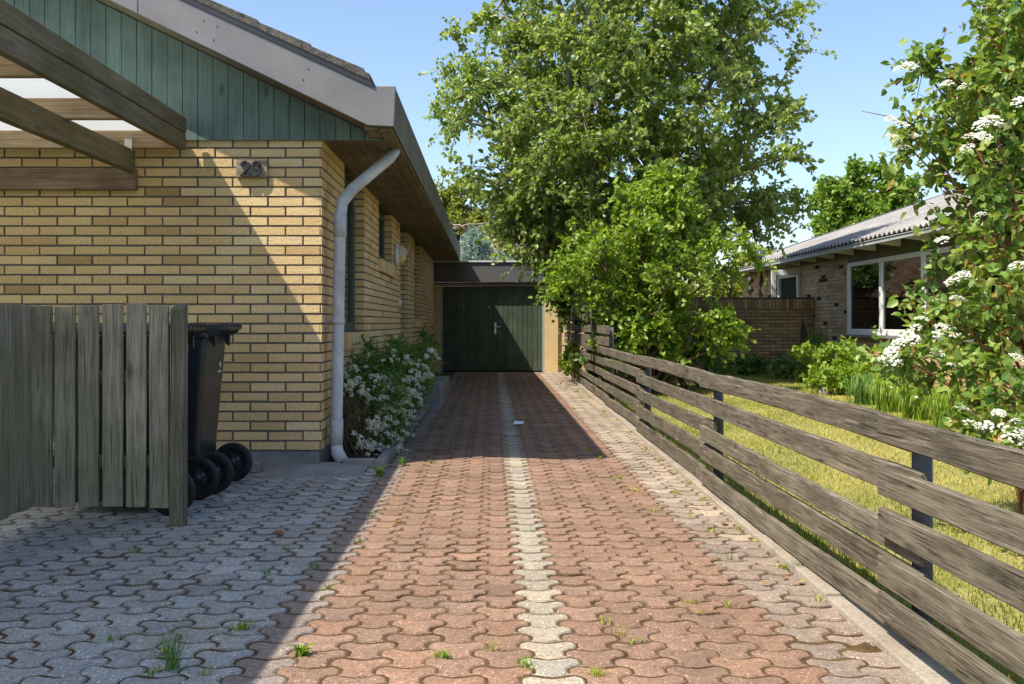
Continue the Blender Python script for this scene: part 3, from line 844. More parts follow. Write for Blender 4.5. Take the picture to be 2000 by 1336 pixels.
# house number
npx0, npx1, npz0, npz1 = (461 - 960) / 287, (522 - 960) / 287, 1 + (631 - 347) / 287, 1 + (631 - 314) / 287
mb = MB(); mb.box(npx0, npx1, WD - 0.026, WD - 0.001, npz0, npz1); plate = mb.build('number_plate', MT['wood_plate'], house, bevel=0.003)
def stroke(pts, wid, x0, z0, sc, name):
    pts = np.array(pts, float); wid = np.array(wid, float)
    fine, fw_ = [], []
    for i in range(len(pts) - 1):                     # catmull-rom
        p0, p1, p2, p3 = pts[max(i - 1, 0)], pts[i], pts[i + 1], pts[min(i + 2, len(pts) - 1)]
        for t in np.linspace(0, 1, 6, endpoint=False):
            fine.append(0.5 * (2 * p1 + (p2 - p0) * t + (2 * p0 - 5 * p1 + 4 * p2 - p3) * t ** 2 + (3 * p1 - p0 - 3 * p2 + p3) * t ** 3)); fw_.append(wid[i] * (1 - t) + wid[i + 1] * t)
    fine.append(pts[-1]); fw_.append(wid[-1]); fine = np.array(fine); fw_ = np.array(fw_)
    tn = unit(np.gradient(fine, axis=0)); nn = np.stack([-tn[:, 1], tn[:, 0]], 1)
    A = fine + nn * fw_[:, None] / 2; B = fine - nn * fw_[:, None] / 2
    mb = MB()
    for i in range(len(fine) - 1):
        p = []
        for yv in (WD - 0.046, WD - 0.0262):
            for s_ in (A[i], B[i], B[i + 1], A[i + 1]): p.append((x0 + s_[0] * sc, yv, z0 + s_[1] * sc))
        mb.hexa(p)
    return mb
ns = 0.102; nz = npz0 + 0.006
two = stroke([(0.16, 0.70), (0.10, 0.80), (0.18, 0.95), (0.36, 1.0), (0.54, 0.90), (0.57, 0.72), (0.46, 0.50), (0.26, 0.26), (0.06, 0.05)], [.16, .17, .09, .07, .14, .18, .14, .09, .08], npx0 + 0.030, nz, ns, 'two')
bar = stroke([(0.02, 0.05), (0.25, 0.055), (0.5, 0.05), (0.60, 0.06), (0.66, 0.24)], [.09, .12, .14, .11, .03], npx0 + 0.030, nz, ns, 'bar')
two2 = MB()
for src in (two, bar):
    b0 = len(two2.v); two2.v += src.v
    for f_, t_ in zip(src.f, src.t): two2.face([i + b0 for i in f_], t_)
two2.build('numeral', MT['iron'], plate)
nine = stroke([(0.58, 0.72), (0.50, 0.93), (0.34, 1.0), (0.15, 0.92), (0.08, 0.70), (0.15, 0.50), (0.33, 0.43), (0.50, 0.52), (0.58, 0.72), (0.58, 0.50), (0.48, 0.24), (0.30, 0.07), (0.12, 0.03), (0.06, 0.08)],
              [.14, .08, .06, .12, .17, .11, .06, .08, .14, .17, .14, .10, .10, .13], npx0 + 0.108, nz, ns, 'nine')
nine.build('numeral', MT['iron'], plate)
# round wall lamp with a ribbed hood, doorbell
lx, ly, lz = WX, 12.02, 1.815
mb = MB(); mb.lathe([(0.0, 0.0), (0.128, 0.0), (0.132, 0.02), (0.128, 0.042), (0.11, 0.05)], (lx + 0.003, ly, lz), 'x', 28)
lamp = mb.build('wall_lamp', MT['white'], house)
mb = MB(); mb.lathe([(0.108, 0.048), (0.10, 0.085), (0.075, 0.115), (0.04, 0.128), (0.0, 0.132)], (lx, ly, lz), 'x', 24); mb.build('diffuser', MT['plaster'], lamp)
mb = MB()
for k in range(5):
    zz = 0.012 + k * 0.022; rr = math.sqrt(max(0.001, 0.122 ** 2 - zz ** 2)); pr = 0.145 * math.sqrt(max(0.05, 1 - (zz / 0.125) ** 2))
    arc = [(lx + 0.045 + pr * math.sin(a_) * 0.75, ly - rr * math.cos(a_), lz + zz) for a_ in np.linspace(0, math.pi, 13)]
    mb.tube(arc, 0.006, 5)
mb.build('hood', MT['white'], lamp)
mb = MB(); mb.box(WX + 0.001, WX + 0.03, 12.46, 12.52, 1.225, 1.295); mb.build('doorbell', MT['white'], house, bevel=0.004)

# ------------------------------------------------------------------ carport roof on the left
cp = empty('carport', (-2.0, 0.4, 0), 'weathered timber carport roof with corrugated clear sheets leaning on the house front', 'carport')
def beam(x0, x1, za, zb, ya, yb, drop, mat, name, skew=0.0):
    mb = MB(); N_ = 10
    ys_ = np.linspace(ya, yb, N_ + 1)
    for i in range(N_):
        p = []
        for zz in (za, zb):
            for (xx, yy) in ((x0, ys_[i]), (x1, ys_[i]), (x1, ys_[i + 1]), (x0, ys_[i + 1])):
                p.append((xx + skew * max(0, yy - 4.2) + 0.003 * mnoise.noise((yy * 2, zz * 9, 1)), yy, zz + 0.003 * mnoise.noise((yy * 3, zz * 7, 5)) - drop * (yb - yy)))
        sk = []
        if i: sk.append(2)
        if i < N_ - 1: sk.append(4)
        mb.hexa(p, 0.5, 0, skip=sk)
    return mb.build(name, mat, cp, bevel=0.004)
beam(-2.055, -2.007, 2.282, 2.385, 0.4, 6.74, 0.02, MT['wood_beam'], 'fascia_board', -0.02)
beam(-2.058, -2.012, 2.168, 2.2785, 0.4, 6.74, 0.02, MT['wood_beam'], 'fascia_board', -0.02)
beam(-2.47, -2.41, 2.02, 2.168, 0.4, 6.76, 0.004, MT['wood_beam'], 'rafter')
beam(-4.10, -4.04, 2.02, 2.156, 0.4, 6.76, 0.004, MT['wood_beam'], 'rafter')
mb = MB(); mb.box(-5.7, -2.415, 6.765, 6.819, 1.905, 2.048); mb.build('ledger', MT['wood_ledger'], cp, bevel=0.004)
for dd in (6.72, 5.66, 4.60, 3.54, 2.48, 1.42, 0.5):
    dz = -0.02 * (6.5 - dd)
    mb = MB(); mb.box(-5.4, -2.062 - 0.02 * max(0, dd - 4.2), dd - 0.024, dd + 0.024, 2.17 + dz, 2.288 + dz); mb.build('purlin', MT['wood_pale'], cp, bevel=0.004)
mb = MB(); mb.box(-2.46, -2.41, 6.690, 6.695, 2.15, 2.235); mb.build('bracket', MT['chrome'], cp)
mb = MB(); ys_ = np.linspace(0.35, 6.78, 260)
vz = lambda yy: 2.300 - 0.02 * (6.5 - yy) + 0.008 * math.cos(2 * math.pi * yy / 0.076)
for a_, b_ in zip(ys_[:-1], ys_[1:]): mb.quad((-5.45, a_, vz(a_)), (-2.115, a_, vz(a_)), (-2.115, b_, vz(b_)), (-5.45, b_, vz(b_)))
mb.build('corrugated_sheet', MT['sheet'], cp)
for dd in (0.8, 3.6): 
    mb = MB(); mb.box(-4.12, -4.02, dd, dd + 0.1, 0, 2.02); mb.build('post', MT['wood_beam'], cp, bevel=0.005)

# ------------------------------------------------------------------ slatted bin screen
GX = lambda px: (px - 960) / 394
scr = empty('slat_fence', (-1.55, 4.95, 0), 'grey slatted timber screen with a mossy post in front of the wheeled bins', 'fence')
mb = MB()
def slat(mb, x0, x1, y0, y1, z0, z1, axis='x'):
    N_ = 8; zz = np.linspace(z0, z1, N_ + 1); t = float(rng.uniform(.2, .9)); ph = rng.uniform(0, 50); l_ = rng.normal(0, 0.004)
    for i in range(N_):
        p = []
        for z in (zz[i], zz[i + 1]):
            j = 0.0025 * mnoise.noise((z * 4, ph, 0)); j2 = 0.0025 * mnoise.noise((z * 4, ph, 7)); s_ = l_ * (z - z0)
            if axis == 'x': p += [(x0 + j + s_, y0, z), (x1 + j2 + s_, y0, z), (x1 + j2 + s_, y1, z), (x0 + j + s_, y1, z)]
            else: p += [(x0, y0 + j, z), (x1, y0 + j, z), (x1, y1 + j2, z), (x0, y1 + j2, z)]
        mb.hexa(p, t, 0, skip=[k for k, c in ((0, i > 0), (1, i < N_ - 1)) if c])
for (a, b) in ((64, 104), (109, 148), (155, 194), (202, 241), (248, 286), (294, 332)):
    slat(mb, GX(a), GX(b), 4.93, 4.953, 0.09 + rng.normal(0, 0.004), 1.086 + rng.normal(0, 0.004))
mb.build('slat_panel', MT['wood_slat'], scr, bevel=0.003)
mb = MB(); yy = 4.926
while yy > 3.3:
    slat(mb, -2.292, -2.270, yy - 0.108, yy, 0.085 + rng.normal(0, .004), 1.085 + rng.normal(0, .004), 'y'); yy -= 0.116
mb.build('slat_panel', MT['wood_slat'], scr, bevel=0.003)
for z in (0.735, 0.31):
    mb = MB(); mb.box(-2.29, -1.55, 4.9535, 4.985, z - 0.03, z + 0.03); mb.build('rail', MT['wood_beam'], scr, bevel=0.003)
    mb = MB(); mb.box(-2.325, -2.2925, 3.3, 4.92, z - 0.03, z + 0.03); mb.build('rail', MT['wood_beam'], scr, bevel=0.003)
mb = MB(); x0, x1 = GX(335), GX(362)
mb.hexa([(x0, 4.905, -0.05), (x1, 4.905, -0.05), (x1 + .002, 4.985, -0.05), (x0, 4.985, -0.05), (x0 + .006, 4.905, 1.07), (x1 + .003, 4.905, 1.07), (x1 + .003, 4.985, 1.10), (x0 + .012, 4.985, 1.10)])
mb.build('post', MT['wood_post'], scr, bevel=0.006, seg=2)

# ------------------------------------------------------------------ wheeled bins
def make_bin(label):
    t = empty('wheeled_bin', (0, 0, 0), label, 'bin', 'wheeled bins behind the slatted screen')
    mb = MB()
    mb.hexa([(-.30, -.19, .055), (.18, -.19, .055), (.18, .19, .055), (-.30, .19, .055), (-.42, -.235, .93), (.25, -.235, .93), (.25, .235, .93), (-.42, .235, .93)])
    body = mb.build('body', MT['plastic'], t, bevel=0.035, seg=4)
    mb = MB(); mb.box(-.44, .262, -.25, .25, .905, .945)
    mb.build('rim', MT['plastic'], t, bevel=0.012, seg=2)
    mb = MB()
    mb.hexa([(-.45, -.255, .948), (.25, -.255, .948), (.25, .255, .948), (-.45, .255, .948), (-.42, -.22, .985), (.225, -.22, 1.0), (.225, .22, 1.0), (-.42, .22, .985)])
    mb.build('lid', MT['plastic'], t, bevel=0.012, seg=3)
    mb = MB(); mb.tube([(.325, -.22, .972), (.325, .22, .972)], 0.019, 10); hd = mb.build('handle', MT['plastic'], t)
    for y in (-.20, -.12, -.04, .04, .12, .20):
        mb = MB(); mb.prism([(.19, .93), (.24, .90), (.325, .945), (.352, .985), (.335, .997), (.29, .992), (.19, .99)], 'y', y - .006, y + .006); mb.build('handle_rib', MT['plastic'], hd)
    for y in (-.16, .16): mb = MB(); mb.prism([(.25, .90), (.272, .86), (.285, .86), (.285, .93), (.25, .93)], 'y', y - .012, y + .012); mb.build('hinge_peg', MT['plastic'], hd)
    mb = MB(); mb.tube([(.285, -.25, .123), (.285, .25, .123)], .011, 8); mb.build('axle', MT['iron'], t)
    for s_ in (-1, 1):
        yc = s_ * 0.225; mb = MB()
        mb.lathe([(.092, -.022), (.112, -.024), (.122, -.016), (.1235, 0), (.122, .016), (.112, .024), (.092, .022)], (.285, yc, .123), 'y', 36)
        w = mb.build('wheel', MT['rubber'], t)
        mb = MB(); mb.lathe([(.094, -.014), (.084, -.018), (.080, -.004), (.030, -.004), (.030, -.022), (.0, -.022)], (.285, yc, .123), 'y', 30)
        mb.lathe([(.0, .022), (.030, .022), (.030, .004), (.080, .004), (.084, .018), (.094, .014)], (.285, yc, .123), 'y', 30)
        for k in range(8):
            a_ = k * math.pi / 4 + .2; c_, s2 = math.cos(a_), math.sin(a_)
            q0, q1 = np.array([.285 + .028 * c_, 0, .123 + .028 * s2]), np.array([.285 + .083 * c_, 0, .123 + .083 * s2]); nn = np.array([-s2, 0, c_]) * .005
            for o0, o1 in ((-.018, -.002), (.002, .018)):
                mb.hexa([q0 - nn + [0, yc + o0, 0], q1 - nn + [0, yc + o0, 0], q1 - nn + [0, yc + o1, 0], q0 - nn + [0, yc + o1, 0], q0 + nn + [0, yc + o0, 0], q1 + nn + [0, yc + o0, 0], q1 + nn + [0, yc + o1, 0], q0 + nn + [0, yc + o1, 0]])
        mb.build('rim', MT['plastic'], w)
    return t, body
b1, body1 = make_bin('dark wheeled bin nearest the screen, mostly hidden behind the slats')
b1.location = (-1.95, 5.42, 0)
b2, body2 = make_bin('dark wheeled bin closest to the brick wall, with a small white emblem')
# emblem: a ring with a bar of lettering below it, on the side that faces the camera
st = MB(); ex = lambda z: .2292 + .080 * (z - .67) + .004
st.lathe([(.011, 0), (.019, 0)], (ex(.745), .105, .745), 'x', 16); st.tube([(ex(.742), .105, .740), (ex(.748), .105, .752)], .004, 6)
for k in range(7): st.box(ex(.70) - .001, ex(.70) + .0005, .075 + k * .0085, .0815 + k * .0085, .697, .707)
st.build('emblem', MT['white'], body2)
b2.location = (-1.92, 6.08, 0)

# loose block against the plinth
mb = MB(); q = P(497, 918, 6.70)
mb.hexa([(q[0] - .045, 6.66, -.0), (q[0] + .045, 6.655, -.0), (q[0] + .047, 6.76, 0), (q[0] - .04, 6.765, 0), (q[0] - .043, 6.665, .072), (q[0] + .040, 6.66, .066), (q[0] + .042, 6.755, .07), (q[0] - .04, 6.76, .074)])
prop(mb.build('granite_sett', MT['granite'], None, (q[0], 6.7, 0), bevel=0.008, seg=2), 'rough pinkish granite block lying by the house plinth beside the bins', 'stone')
# concrete apron round the foot of the downpipe
vv = []; N1, N2 = 26, 20
for j in range(N2 + 1):
    for i in range(N1 + 1):
        x = -1.85 + 1.0 * i / N1; yv = 6.42 + 0.46 * j / N2
        e = math.exp(-((x + 1.17) / 0.33) ** 2) * (j / N2) ** 1.2
        vv.append((x, yv, -0.006 + 0.05 * e + 0.004 * mnoise.noise((x * 9, yv * 9, 0))))
ii = (np.arange(N2)[:, None] * (N1 + 1) + np.arange(N1)).ravel()
me = quads_mesh('concrete_apron', np.array(vv), np.stack([ii, ii + 1, ii + N1 + 2, ii + N1 + 1], 1), np.zeros(len(ii)))
me.polygons.foreach_set('use_smooth', np.ones(len(ii), bool))
prop(link_mesh('concrete_apron', me, MT['concrete']), kind='structure')

# planting bed along the house: soil, edging, doorstep
mb = MB(); mb.box(-1.15, -0.76, 6.98, 11.7, -0.1, 0.03); prop(mb.build('bed_soil', MT['bedsoil']), kind='structure')
mb = MB(); mb.box(-1.03, -0.802, 6.88, 6.95, -0.1, 0.062); mb.box(-0.80, -0.735, 6.84, 7.80, -0.1, 0.058)
for k in range(4): mb.box(-0.80, -0.735, 7.803 + k * 0.98, 7.80 + (k + 1) * 0.98, -0.1, 0.055 + rng.normal(0, .004))
prop(mb.build('bed_edging', MT['concrete'], None, bevel=0.006, seg=2), kind='structure')
mb = MB(); mb.box(-1.15, -0.60, 11.78, 14.3, -0.1, 0.245)
prop(mb.build('concrete_step', MT['concrete'], None, (-0.9, 12.8, 0), bevel=0.01, seg=2), 'plain concrete doorstep at the far end of the flowering hedge', 'step')
mb = MB(); mb.prism([(-1.06, 6.93), (-0.93, 6.86), (-0.90, 6.91), (-1.02, 6.97)], 'z', 0.012, 0.022); prop(mb.build('splash_tile', MT['pipe'], None, (-0.98, 6.92, 0)), 'broken pale tile under the spout of the downpipe', 'tile')

# ------------------------------------------------------------------ garage
gd = 20.32
gar = empty('garage', (0.05, gd, 0), 'flat roofed garage with dark green double door at the end of the drive', 'garage')
gxx = lambda px: (px - 960) / 96.0
for bx_ in ((-1.30, -1.045, gd, gd + 0.25), (1.085, 1.36, gd, gd + 0.25), (1.361, 2.3, gd + 0.05, gd + 0.25), (-1.3, -1.05, gd + 0.251, gd + 3), (2.05, 2.3, gd + 0.251, gd + 3)):
    mb = MB(); mb.box(*bx_, -0.05, 1.80); mb.build('wall', MT['plaster'], gar, bevel=0.006)
mb = MB(); mb.box(-1.044, -0.998, gd + 0.03, gd + 0.12, 0.0, 1.80); mb.box(1.038, 1.084, gd + 0.012, gd + 0.12, 0.0, 1.80); mb.box(-0.997, 1.037, gd + 0.03, gd + 0.12, 1.752, 1.80)
mb.build('door_frame', MT['framegrey'], gar, bevel=0.004)
def leaf_door(x0, x1, nb):
    mb = MB(); w = (x1 - x0) / nb
    for k in range(nb):
        mb.box(x0 + k * w + .004, x0 + (k + 1) * w - .004, gd + 0.052 + rng.normal(0, .0008), gd + 0.075, 0.035, 1.748, float(rng.uniform(.3, .7)))
    mb.box(x0, x1, gd + 0.0755, gd + 0.09, 0.036, 1.747, 0.0)
    mb.box(x0 + .003, x1 - .003, gd + 0.046, gd + 0.0515, 0.030, 0.075, 0.5)
    return mb.build('door_leaf', MT['green_door'], gar)
lf1 = leaf_door(-0.995, 0.028, 11); lf2 = leaf_door(0.034, 1.036, 10)
mb = MB(); hx = gxx(968) - .005; hz = 1 + (631 - 641) / 96.0
mb.box(hx - .02, hx + .02, gd + 0.044, gd + 0.0515, hz - .115, hz + .115); mb.tube([(hx, gd + .046, hz + .03), (hx, gd - .01, hz + .03), (hx + .105, gd - .012, hz + .03)], .012, 8)
mb.build('handle', MT['chrome'], lf2)
mb = MB(); mb.tube([(-0.05, gd + .045, 1.33), (-0.05, gd + .053, 1.33)], .012, 8); mb.build('lock', MT['chrome'], lf1)
mb = MB(); mb.box(-1.30, 2.4, gd - 0.12, gd - 0.09, 1.825, 2.225); mb.box(-1.30, 2.4, gd - 0.089, gd + 0.24, 1.805, 1.823)
fa = mb.build('fascia', MT['black'], gar, bevel=0.004)
mb = MB(); mb.box(-1.30, 2.42, gd - 0.15, gd + 3.2, 2.227, 2.262); mb.build('roof', MT['flash'], gar, bevel=0.004)
mb = MB(); mb.box(-1.02, 2.03, gd + 0.10, gd + 0.13, 0.0, 1.75); mb.build('interior', MT['dark'], gar)
# garage fascia is one even dark grey, tuned for the part in sun
# ------------------------------------------------------------------ board fence on the right
fen = empty('board_fence', (fx(3), 3, 0), 'low weathered board fence of long overlapping planks beside the drive', 'fence')
PY = [0.05, 3.02, 5.92, 8.88, 11.95, 15.0, 18.0, 20.1]
def rail_board(d0, d1, top, h, off0, off1, seed):
    mb = MB(); N_ = 22; ds = np.linspace(d0, d1, N_ + 1); T_ = 0.026; t = float(rng.uniform(.25, .85)); sag = rng.normal(0, 0.006)
    r0, r1 = rng.normal(0, .004, 2)
    for i in range(N_):
        p = []
        for hi in (0, 1):
            for k in (0, 1, 2, 3):
                dd = ds[i + (1 if k in (1, 2) else 0)]
                u = (dd - d0) / (d1 - d0); off = off0 + (off1 - off0) * u
                zc = top + r0 * (1 - u) + r1 * u + sag * 4 * u * (1 - u)
                z = zc + 0.0045 * mnoise.noise((dd * 3.1, seed, 1)) if hi else zc - h + 0.0045 * mnoise.noise((dd * 2.7, seed, 8))
                x = fx(dd) + off + (T_ if k in (2, 3) else 0) + 0.003 * mnoise.noise((dd * 2, seed, hi * 3))
                p.append((x, dd, z))
        # order: bottom ccw from above: (x0,d0)(x0,d1)... reversed winding
        p = [p[0], p[3], p[2], p[1], p[4], p[7], p[6], p[5]]
        mb.hexa(p, t, 0, skip=[k for k, c in ((2, i > 0), (4, i < N_ - 1)) if c])
    return mb.build('rail', MT['wood_rail'], fen, bevel=0.004)
TOPS = [0.705, 0.562, 0.418, 0.272, 0.136]
for b_ in range(len(PY) - 1):
    far = PY[b_ + 1] + 0.13 if b_ < len(PY) - 2 else PY[b_ + 1]
    near = PY[b_] - 0.12 if b_ else 0.6
    for i, tp in enumerate(TOPS):
        rail_board(near, far, tp + rng.normal(0, .006) - (0.035 if (b_, i) == (1, 2) else 0), 0.088 + rng.normal(0, .003), 0.030, 0.0, b_ * 10 + i)
for (d0, d1, tp) in ((11.75, 15.12, 0.965), (11.80, 15.10, 0.835), (14.9, 18.1, 0.965), (14.9, 18.1, 0.835), (17.9, 20.1, 0.965), (17.9, 20.1, 0.835),
                     (14.85, 18.1, 1.15), (14.95, 18.1, 1.28), (17.9, 20.1, 1.15), (17.9, 20.1, 1.28)):
    rail_board(d0, d1, tp, 0.105, 0.026, 0.0, d0 * 3 + tp * 50)
for i, yv in enumerate(PY[1:]):
    mb = MB(); xx = fx(yv) + 0.030 + 0.028 + 0.03; hh = (0.62, 0.62, 0.62, 0.95, 1.25, 1.25, 1.25)[i]
    mb.tube([(xx, yv, -0.05), (xx, yv, hh)], 0.030, 14)
    mb.build('post', MT['steel'], fen)

# ------------------------------------------------------------------ neighbour: garden wall and house
GWD = 19.1
gw = empty('garden_wall', (5.0, GWD, 0), 'brown brick garden wall with a dark coping joining the neighbour house', 'wall')
mb = MB(); brick_wall(mb, (3.77, GWD, 0.06), (1, 0, 0), (0, -1, 0), 2.40, 0, 1.405, soldier=0.20, msl=(0, 0.0), phase=0)
mb.build('brick_face', [MT['gbrick'], MT['gmortar']], gw)
mb = MB(); brick_wall(mb, (3.77, GWD + 2.4, 0.06), (0, -1, 0), (-1, 0, 0), 2.366, 0, 1.405, soldier=0.20, msl=(0, 0.0), phase=1)
mb.build('brick_return', [MT['gbrick'], MT['gmortar']], gw)
mb = MB(); mb.box(3.755, 6.165, GWD - 0.015, GWD + 0.13, 1.467, 1.492); mb.box(3.755, 3.90, GWD + 0.131, GWD + 2.42, 1.467, 1.492); mb.build('coping', MT['iron'], gw, bevel=0.004)

NX = 6.18
nh = empty('neighbour_house', (NX, 16, 0), 'neighbouring tan brick bungalow with white windows under a grey corrugated roof', 'house')
wz0, wz1 = 0.80, 2.04
mb = MB()
brick_wall(mb, (NX, 24.6, 0.03), (0, -1, 0), (-1, 0, 0), 24.6 - 8.0, 0, 2.18, openings=[(24.6 - 21.5, 24.6 - 20.1, 0, 2.0), (24.6 - 17.3, 24.6 - 9.7, wz0 - 0.03, 2.2)], phase=0)
mb.build('brick_wall', [MT['nbrick'], MT['nmortar']], nh)
mb = MB(); mb.box(NX + 0.75, NX + 7, 8.1, 24.5, 0, 2.3); mb.box(NX + 0.04, NX + 0.74, 17.32, 24.5, 0, 2.2); mb.build('interior', MT['dark'], nh)
mb = MB(); yy = 9.7
while yy < 24.5: mb.box(NX - 0.004, NX + 0.02, yy, yy + 0.052, 2.05 if yy < 17.3 else 2.13, 2.34); yy += 0.06
mb.box(NX + 0.0205, NX + 0.05, 9.7, 24.5, 2.05, 2.34); mb.build('ribbed_panel', MT['olive'], nh)
# long window: frame, panes, blinds
nw = MB(); edges = [17.28, 15.85, 14.3, 12.78, 11.25, 9.72]
X = NX - 0.01
for e in edges: nw.box(X, X + 0.07, e - 0.055, e + 0.055, wz0, wz1)
for a, b in zip(edges[:-1], edges[1:]):
    nw.box(X + .002, X + 0.068, b + 0.056, a - 0.056, wz0, wz0 + 0.10); nw.box(X + .002, X + 0.068, b + 0.056, a - 0.056, wz1 - 0.075, wz1)
win = nw.build('window', MT['white'], nh, bevel=0.006)
for a, b in zip(edges[:-1], edges[1:]):
    mb = MB(); mb.box(X + 0.03, X + 0.036, b + 0.05, a - 0.05, wz0 + 0.09, wz1 - 0.07); mb.build('pane', MT['glass'], win)
    mb = MB(); z = wz0 + 0.11
    while z < wz1 - 0.08:
        mb.hexa([(X + .055, b + .06, z), (X + .055, a - .06, z), (X + .068, a - .06, z + .019), (X + .068, b + .06, z + .019), (X + .055, b + .06, z + .001), (X + .055, a - .06, z + .001), (X + .068, a - .06, z + .020), (X + .068, b + .06, z + .020)]); z += 0.026
    mb.build('blind', MT['blind'], win)
mb = MB(); mb.box(NX - 0.07, NX + 0.02, 9.5, 17.40, wz0 - 0.045, wz0 - 0.003); mb.build('window_sill', MT['slate'], win, bevel=0.004)
# back door opened outwards, seen edge to the wall
dl = MB(); yd = 20.0
x0, x1, z1 = P(1507, 0, yd)[0], P(1565, 0, yd)[0] - 0.0, P(0, 527, yd)[2]
dl.box(x0, x0 + 0.09, yd, yd + 0.045, 0.1, z1); dl.box(x1 - 0.07, x1, yd, yd + 0.045, 0.1, z1); dl.box(x0 + .091, x1 - .071, yd + .001, yd + .044, z1 - 0.11, z1); dl.box(x0 + .091, x1 - .071, yd + .001, yd + .044, 0.1, 0.9)
dd_ = dl.build('back_door', MT['white'], nh, bevel=0.004)
mb = MB(); mb.box(x0 + .085, x1 - .065, yd + .02, yd + .026, 0.89, z1 - .10); mb.build('pane', MT['glass'], dd_)
mb = MB(); mb.box(NX - 0.02, NX + 0.04, 20.1, 20.18, 0.1, 2.03); mb.box(NX - 0.02, NX + 0.04, 21.42, 21.5, 0.1, 2.03); mb.box(NX - .018, NX + .038, 20.181, 21.419, 1.95, 2.03); mb.build('door_frame', MT['white'], nh, bevel=0.004)
# roof: corrugated sheets, verge, gutter board and rafter tails
EX, EZ, SL = 5.78, 2.315, 0.34
mb = MB(); ys_ = np.arange(7.6, 24.95, 0.177 / 6)
cz = lambda y: 0.027 * math.cos(2 * math.pi * y / 0.177)
LX = 5.6
for a, b in zip(ys_[:-1], ys_[1:]):
    za, zb = EZ + cz(a), EZ + cz(b)
    mb.hexa([(EX, a, za - .012), (EX + LX, a, za - .012 + SL * LX), (EX + LX, b, zb - .012 + SL * LX), (EX, b, zb - .012), (EX, a, za), (EX + LX, a, za + SL * LX), (EX + LX, b, zb + SL * LX), (EX, b, zb)], skip=(2, 4))
nr = mb.build('roof', MT['asbestos'], nh)
mb = MB(); mb.prism([(EX - 0.02, EZ - .05), (EX + LX, EZ + SL * LX - .05), (EX + LX, EZ + SL * LX + .045), (EX - 0.02, EZ + .045)], 'y', 24.93, 24.97); mb.build('verge', MT['slate'], nr)
mb = MB(); mb.quad((EX + .02, 7.6, EZ - .045), (EX + LX, 7.6, EZ - .045 + SL * LX), (EX + LX, 24.9, EZ - .045 + SL * LX), (EX + .02, 24.9, EZ - .045)); mb.build('roof_lining', MT['olive'], nr)
mb = MB(); mb.box(EX + .02, EX + .045, 7.6, 24.9, EZ - 0.115, EZ - .048); mb.box(EX + .006, EX + .0195, 7.6, 24.9, EZ - .06, EZ - .046); mb.build('eave_board', MT['framegrey'], nh, bevel=0.003)
yy = 8.2
while yy < 24.8:
    mb = MB(); mb.prism([(EX + .047, EZ - .055), (EX + .05, EZ - .115), (NX - .006, EZ - .155), (NX - .006, EZ + .02), (EX + .3, EZ + .02)], 'y', yy, yy + 0.05); mb.build('rafter_tail', MT['white'], nh); yy += 0.98
mb = MB(); mb.prism([(NX, 2.21), (NX, EZ - .05), (EX + LX, EZ + SL * LX - .1), (EX + LX, 2.21)], 'y', 24.6, 24.65); mb.build('end_gable', MT['olive'], nh)
# things against the garden wall and on the house wall behind it
mb = MB()
tip = P(1568, 622, 18.85)
for (px, py) in ((1560, 712), (1577, 712), (1569, 706), (1586, 710)):
    f_ = P(px, py, 18.9); mb.tube([f_, tip], 0.012, 6)
for k in (0.3, 0.6, 0.85):
    cc = [P(px, py, 18.9) * (1 - k) + tip * k for (px, py) in ((1560, 712), (1569, 706), (1586, 710), (1577, 712), (1560, 712))]; mb.tube(cc, 0.008, 5, cap=False)
prop(mb.build('obelisk_trellis', MT['iron'], None, tuple(P(1570, 710, 18.9) * [1, 1, 0])), 'slender dark metal obelisk leaning against the brown garden wall', 'plant support')
hang = MB(); c0 = P(1485, 545, 22.4)
hang.tube([c0 + [0, 0, .55], c0 + [0.02, 0, .35], c0 + [-.02, 0, .2], c0 + [.03, 0, 0.0], c0 + [-.02, 0, -.25], c0 + [.02, 0, -.4]], [.02, .05, .03, .045, .03, .055], 8)
hg = hang.build('hanging_ornament', MT['iron'], None, tuple(c0)); prop(hg, 'dark twisted garden ornament with a blue ball top beyond the garden wall', 'ornament')
mb = MB(); mb.lathe([(0.0, -.09), (.06, -.07), (.09, 0), (.06, .07), (0.0, .09)], c0 + [0, 0, .55], 'z', 16); mb.build('blue_ball', MT['cobalt'], hg)
hang = MB(); c1 = P(1465, 558, 22.4)
for dz in (0.12, -0.10): hang.lathe([(0.0, -.08), (.06, -.06), (.085, 0), (.06, .06), (0.0, .08)], c1 + [0, 0, dz], 'z', 14)
hang.tube([c1 + [0, 0, -1.2], c1 + [0, 0, .2]], 0.02, 6)
prop(hang.build('stacked_ball_ornament', MT['iron'], None, tuple(c1)), 'rusty pair of stacked garden balls on a rod beyond the garden wall', 'ornament')
mb = MB(); c2 = P(1610, 768, 13.2); mb.lathe([(0.0, .075), (.05, .068), (.085, .04), (.10, 0), (.09, -.06), (0, -.08)], c2 * [1, 1, 0] + [0, 0, .09], 'z', 14)
prop(mb.build('boulder', MT['stone'], None, tuple(c2 * [1, 1, 0])), 'small pale boulder at the lawn edge among the bed plants', 'stone')

# ------------------------------------------------------------------ trees and shrubs
def stem(a, b, r0, r1, wob=0.08, n=6, rise=0.0):
    a = np.array(a, float); b = np.array(b, float); L = np.linalg.norm(b - a)
    pts = []
    for i in range(n + 1):
        t = i / n
        p = a + (b - a) * t; p[2] += rise * L * math.sin(math.pi * t)
        if 0 < i < n: p = p + rng.normal(size=3) * wob * L / n
        pts.append(p)
    return pts, list(np.linspace(r0, r1, n + 1))

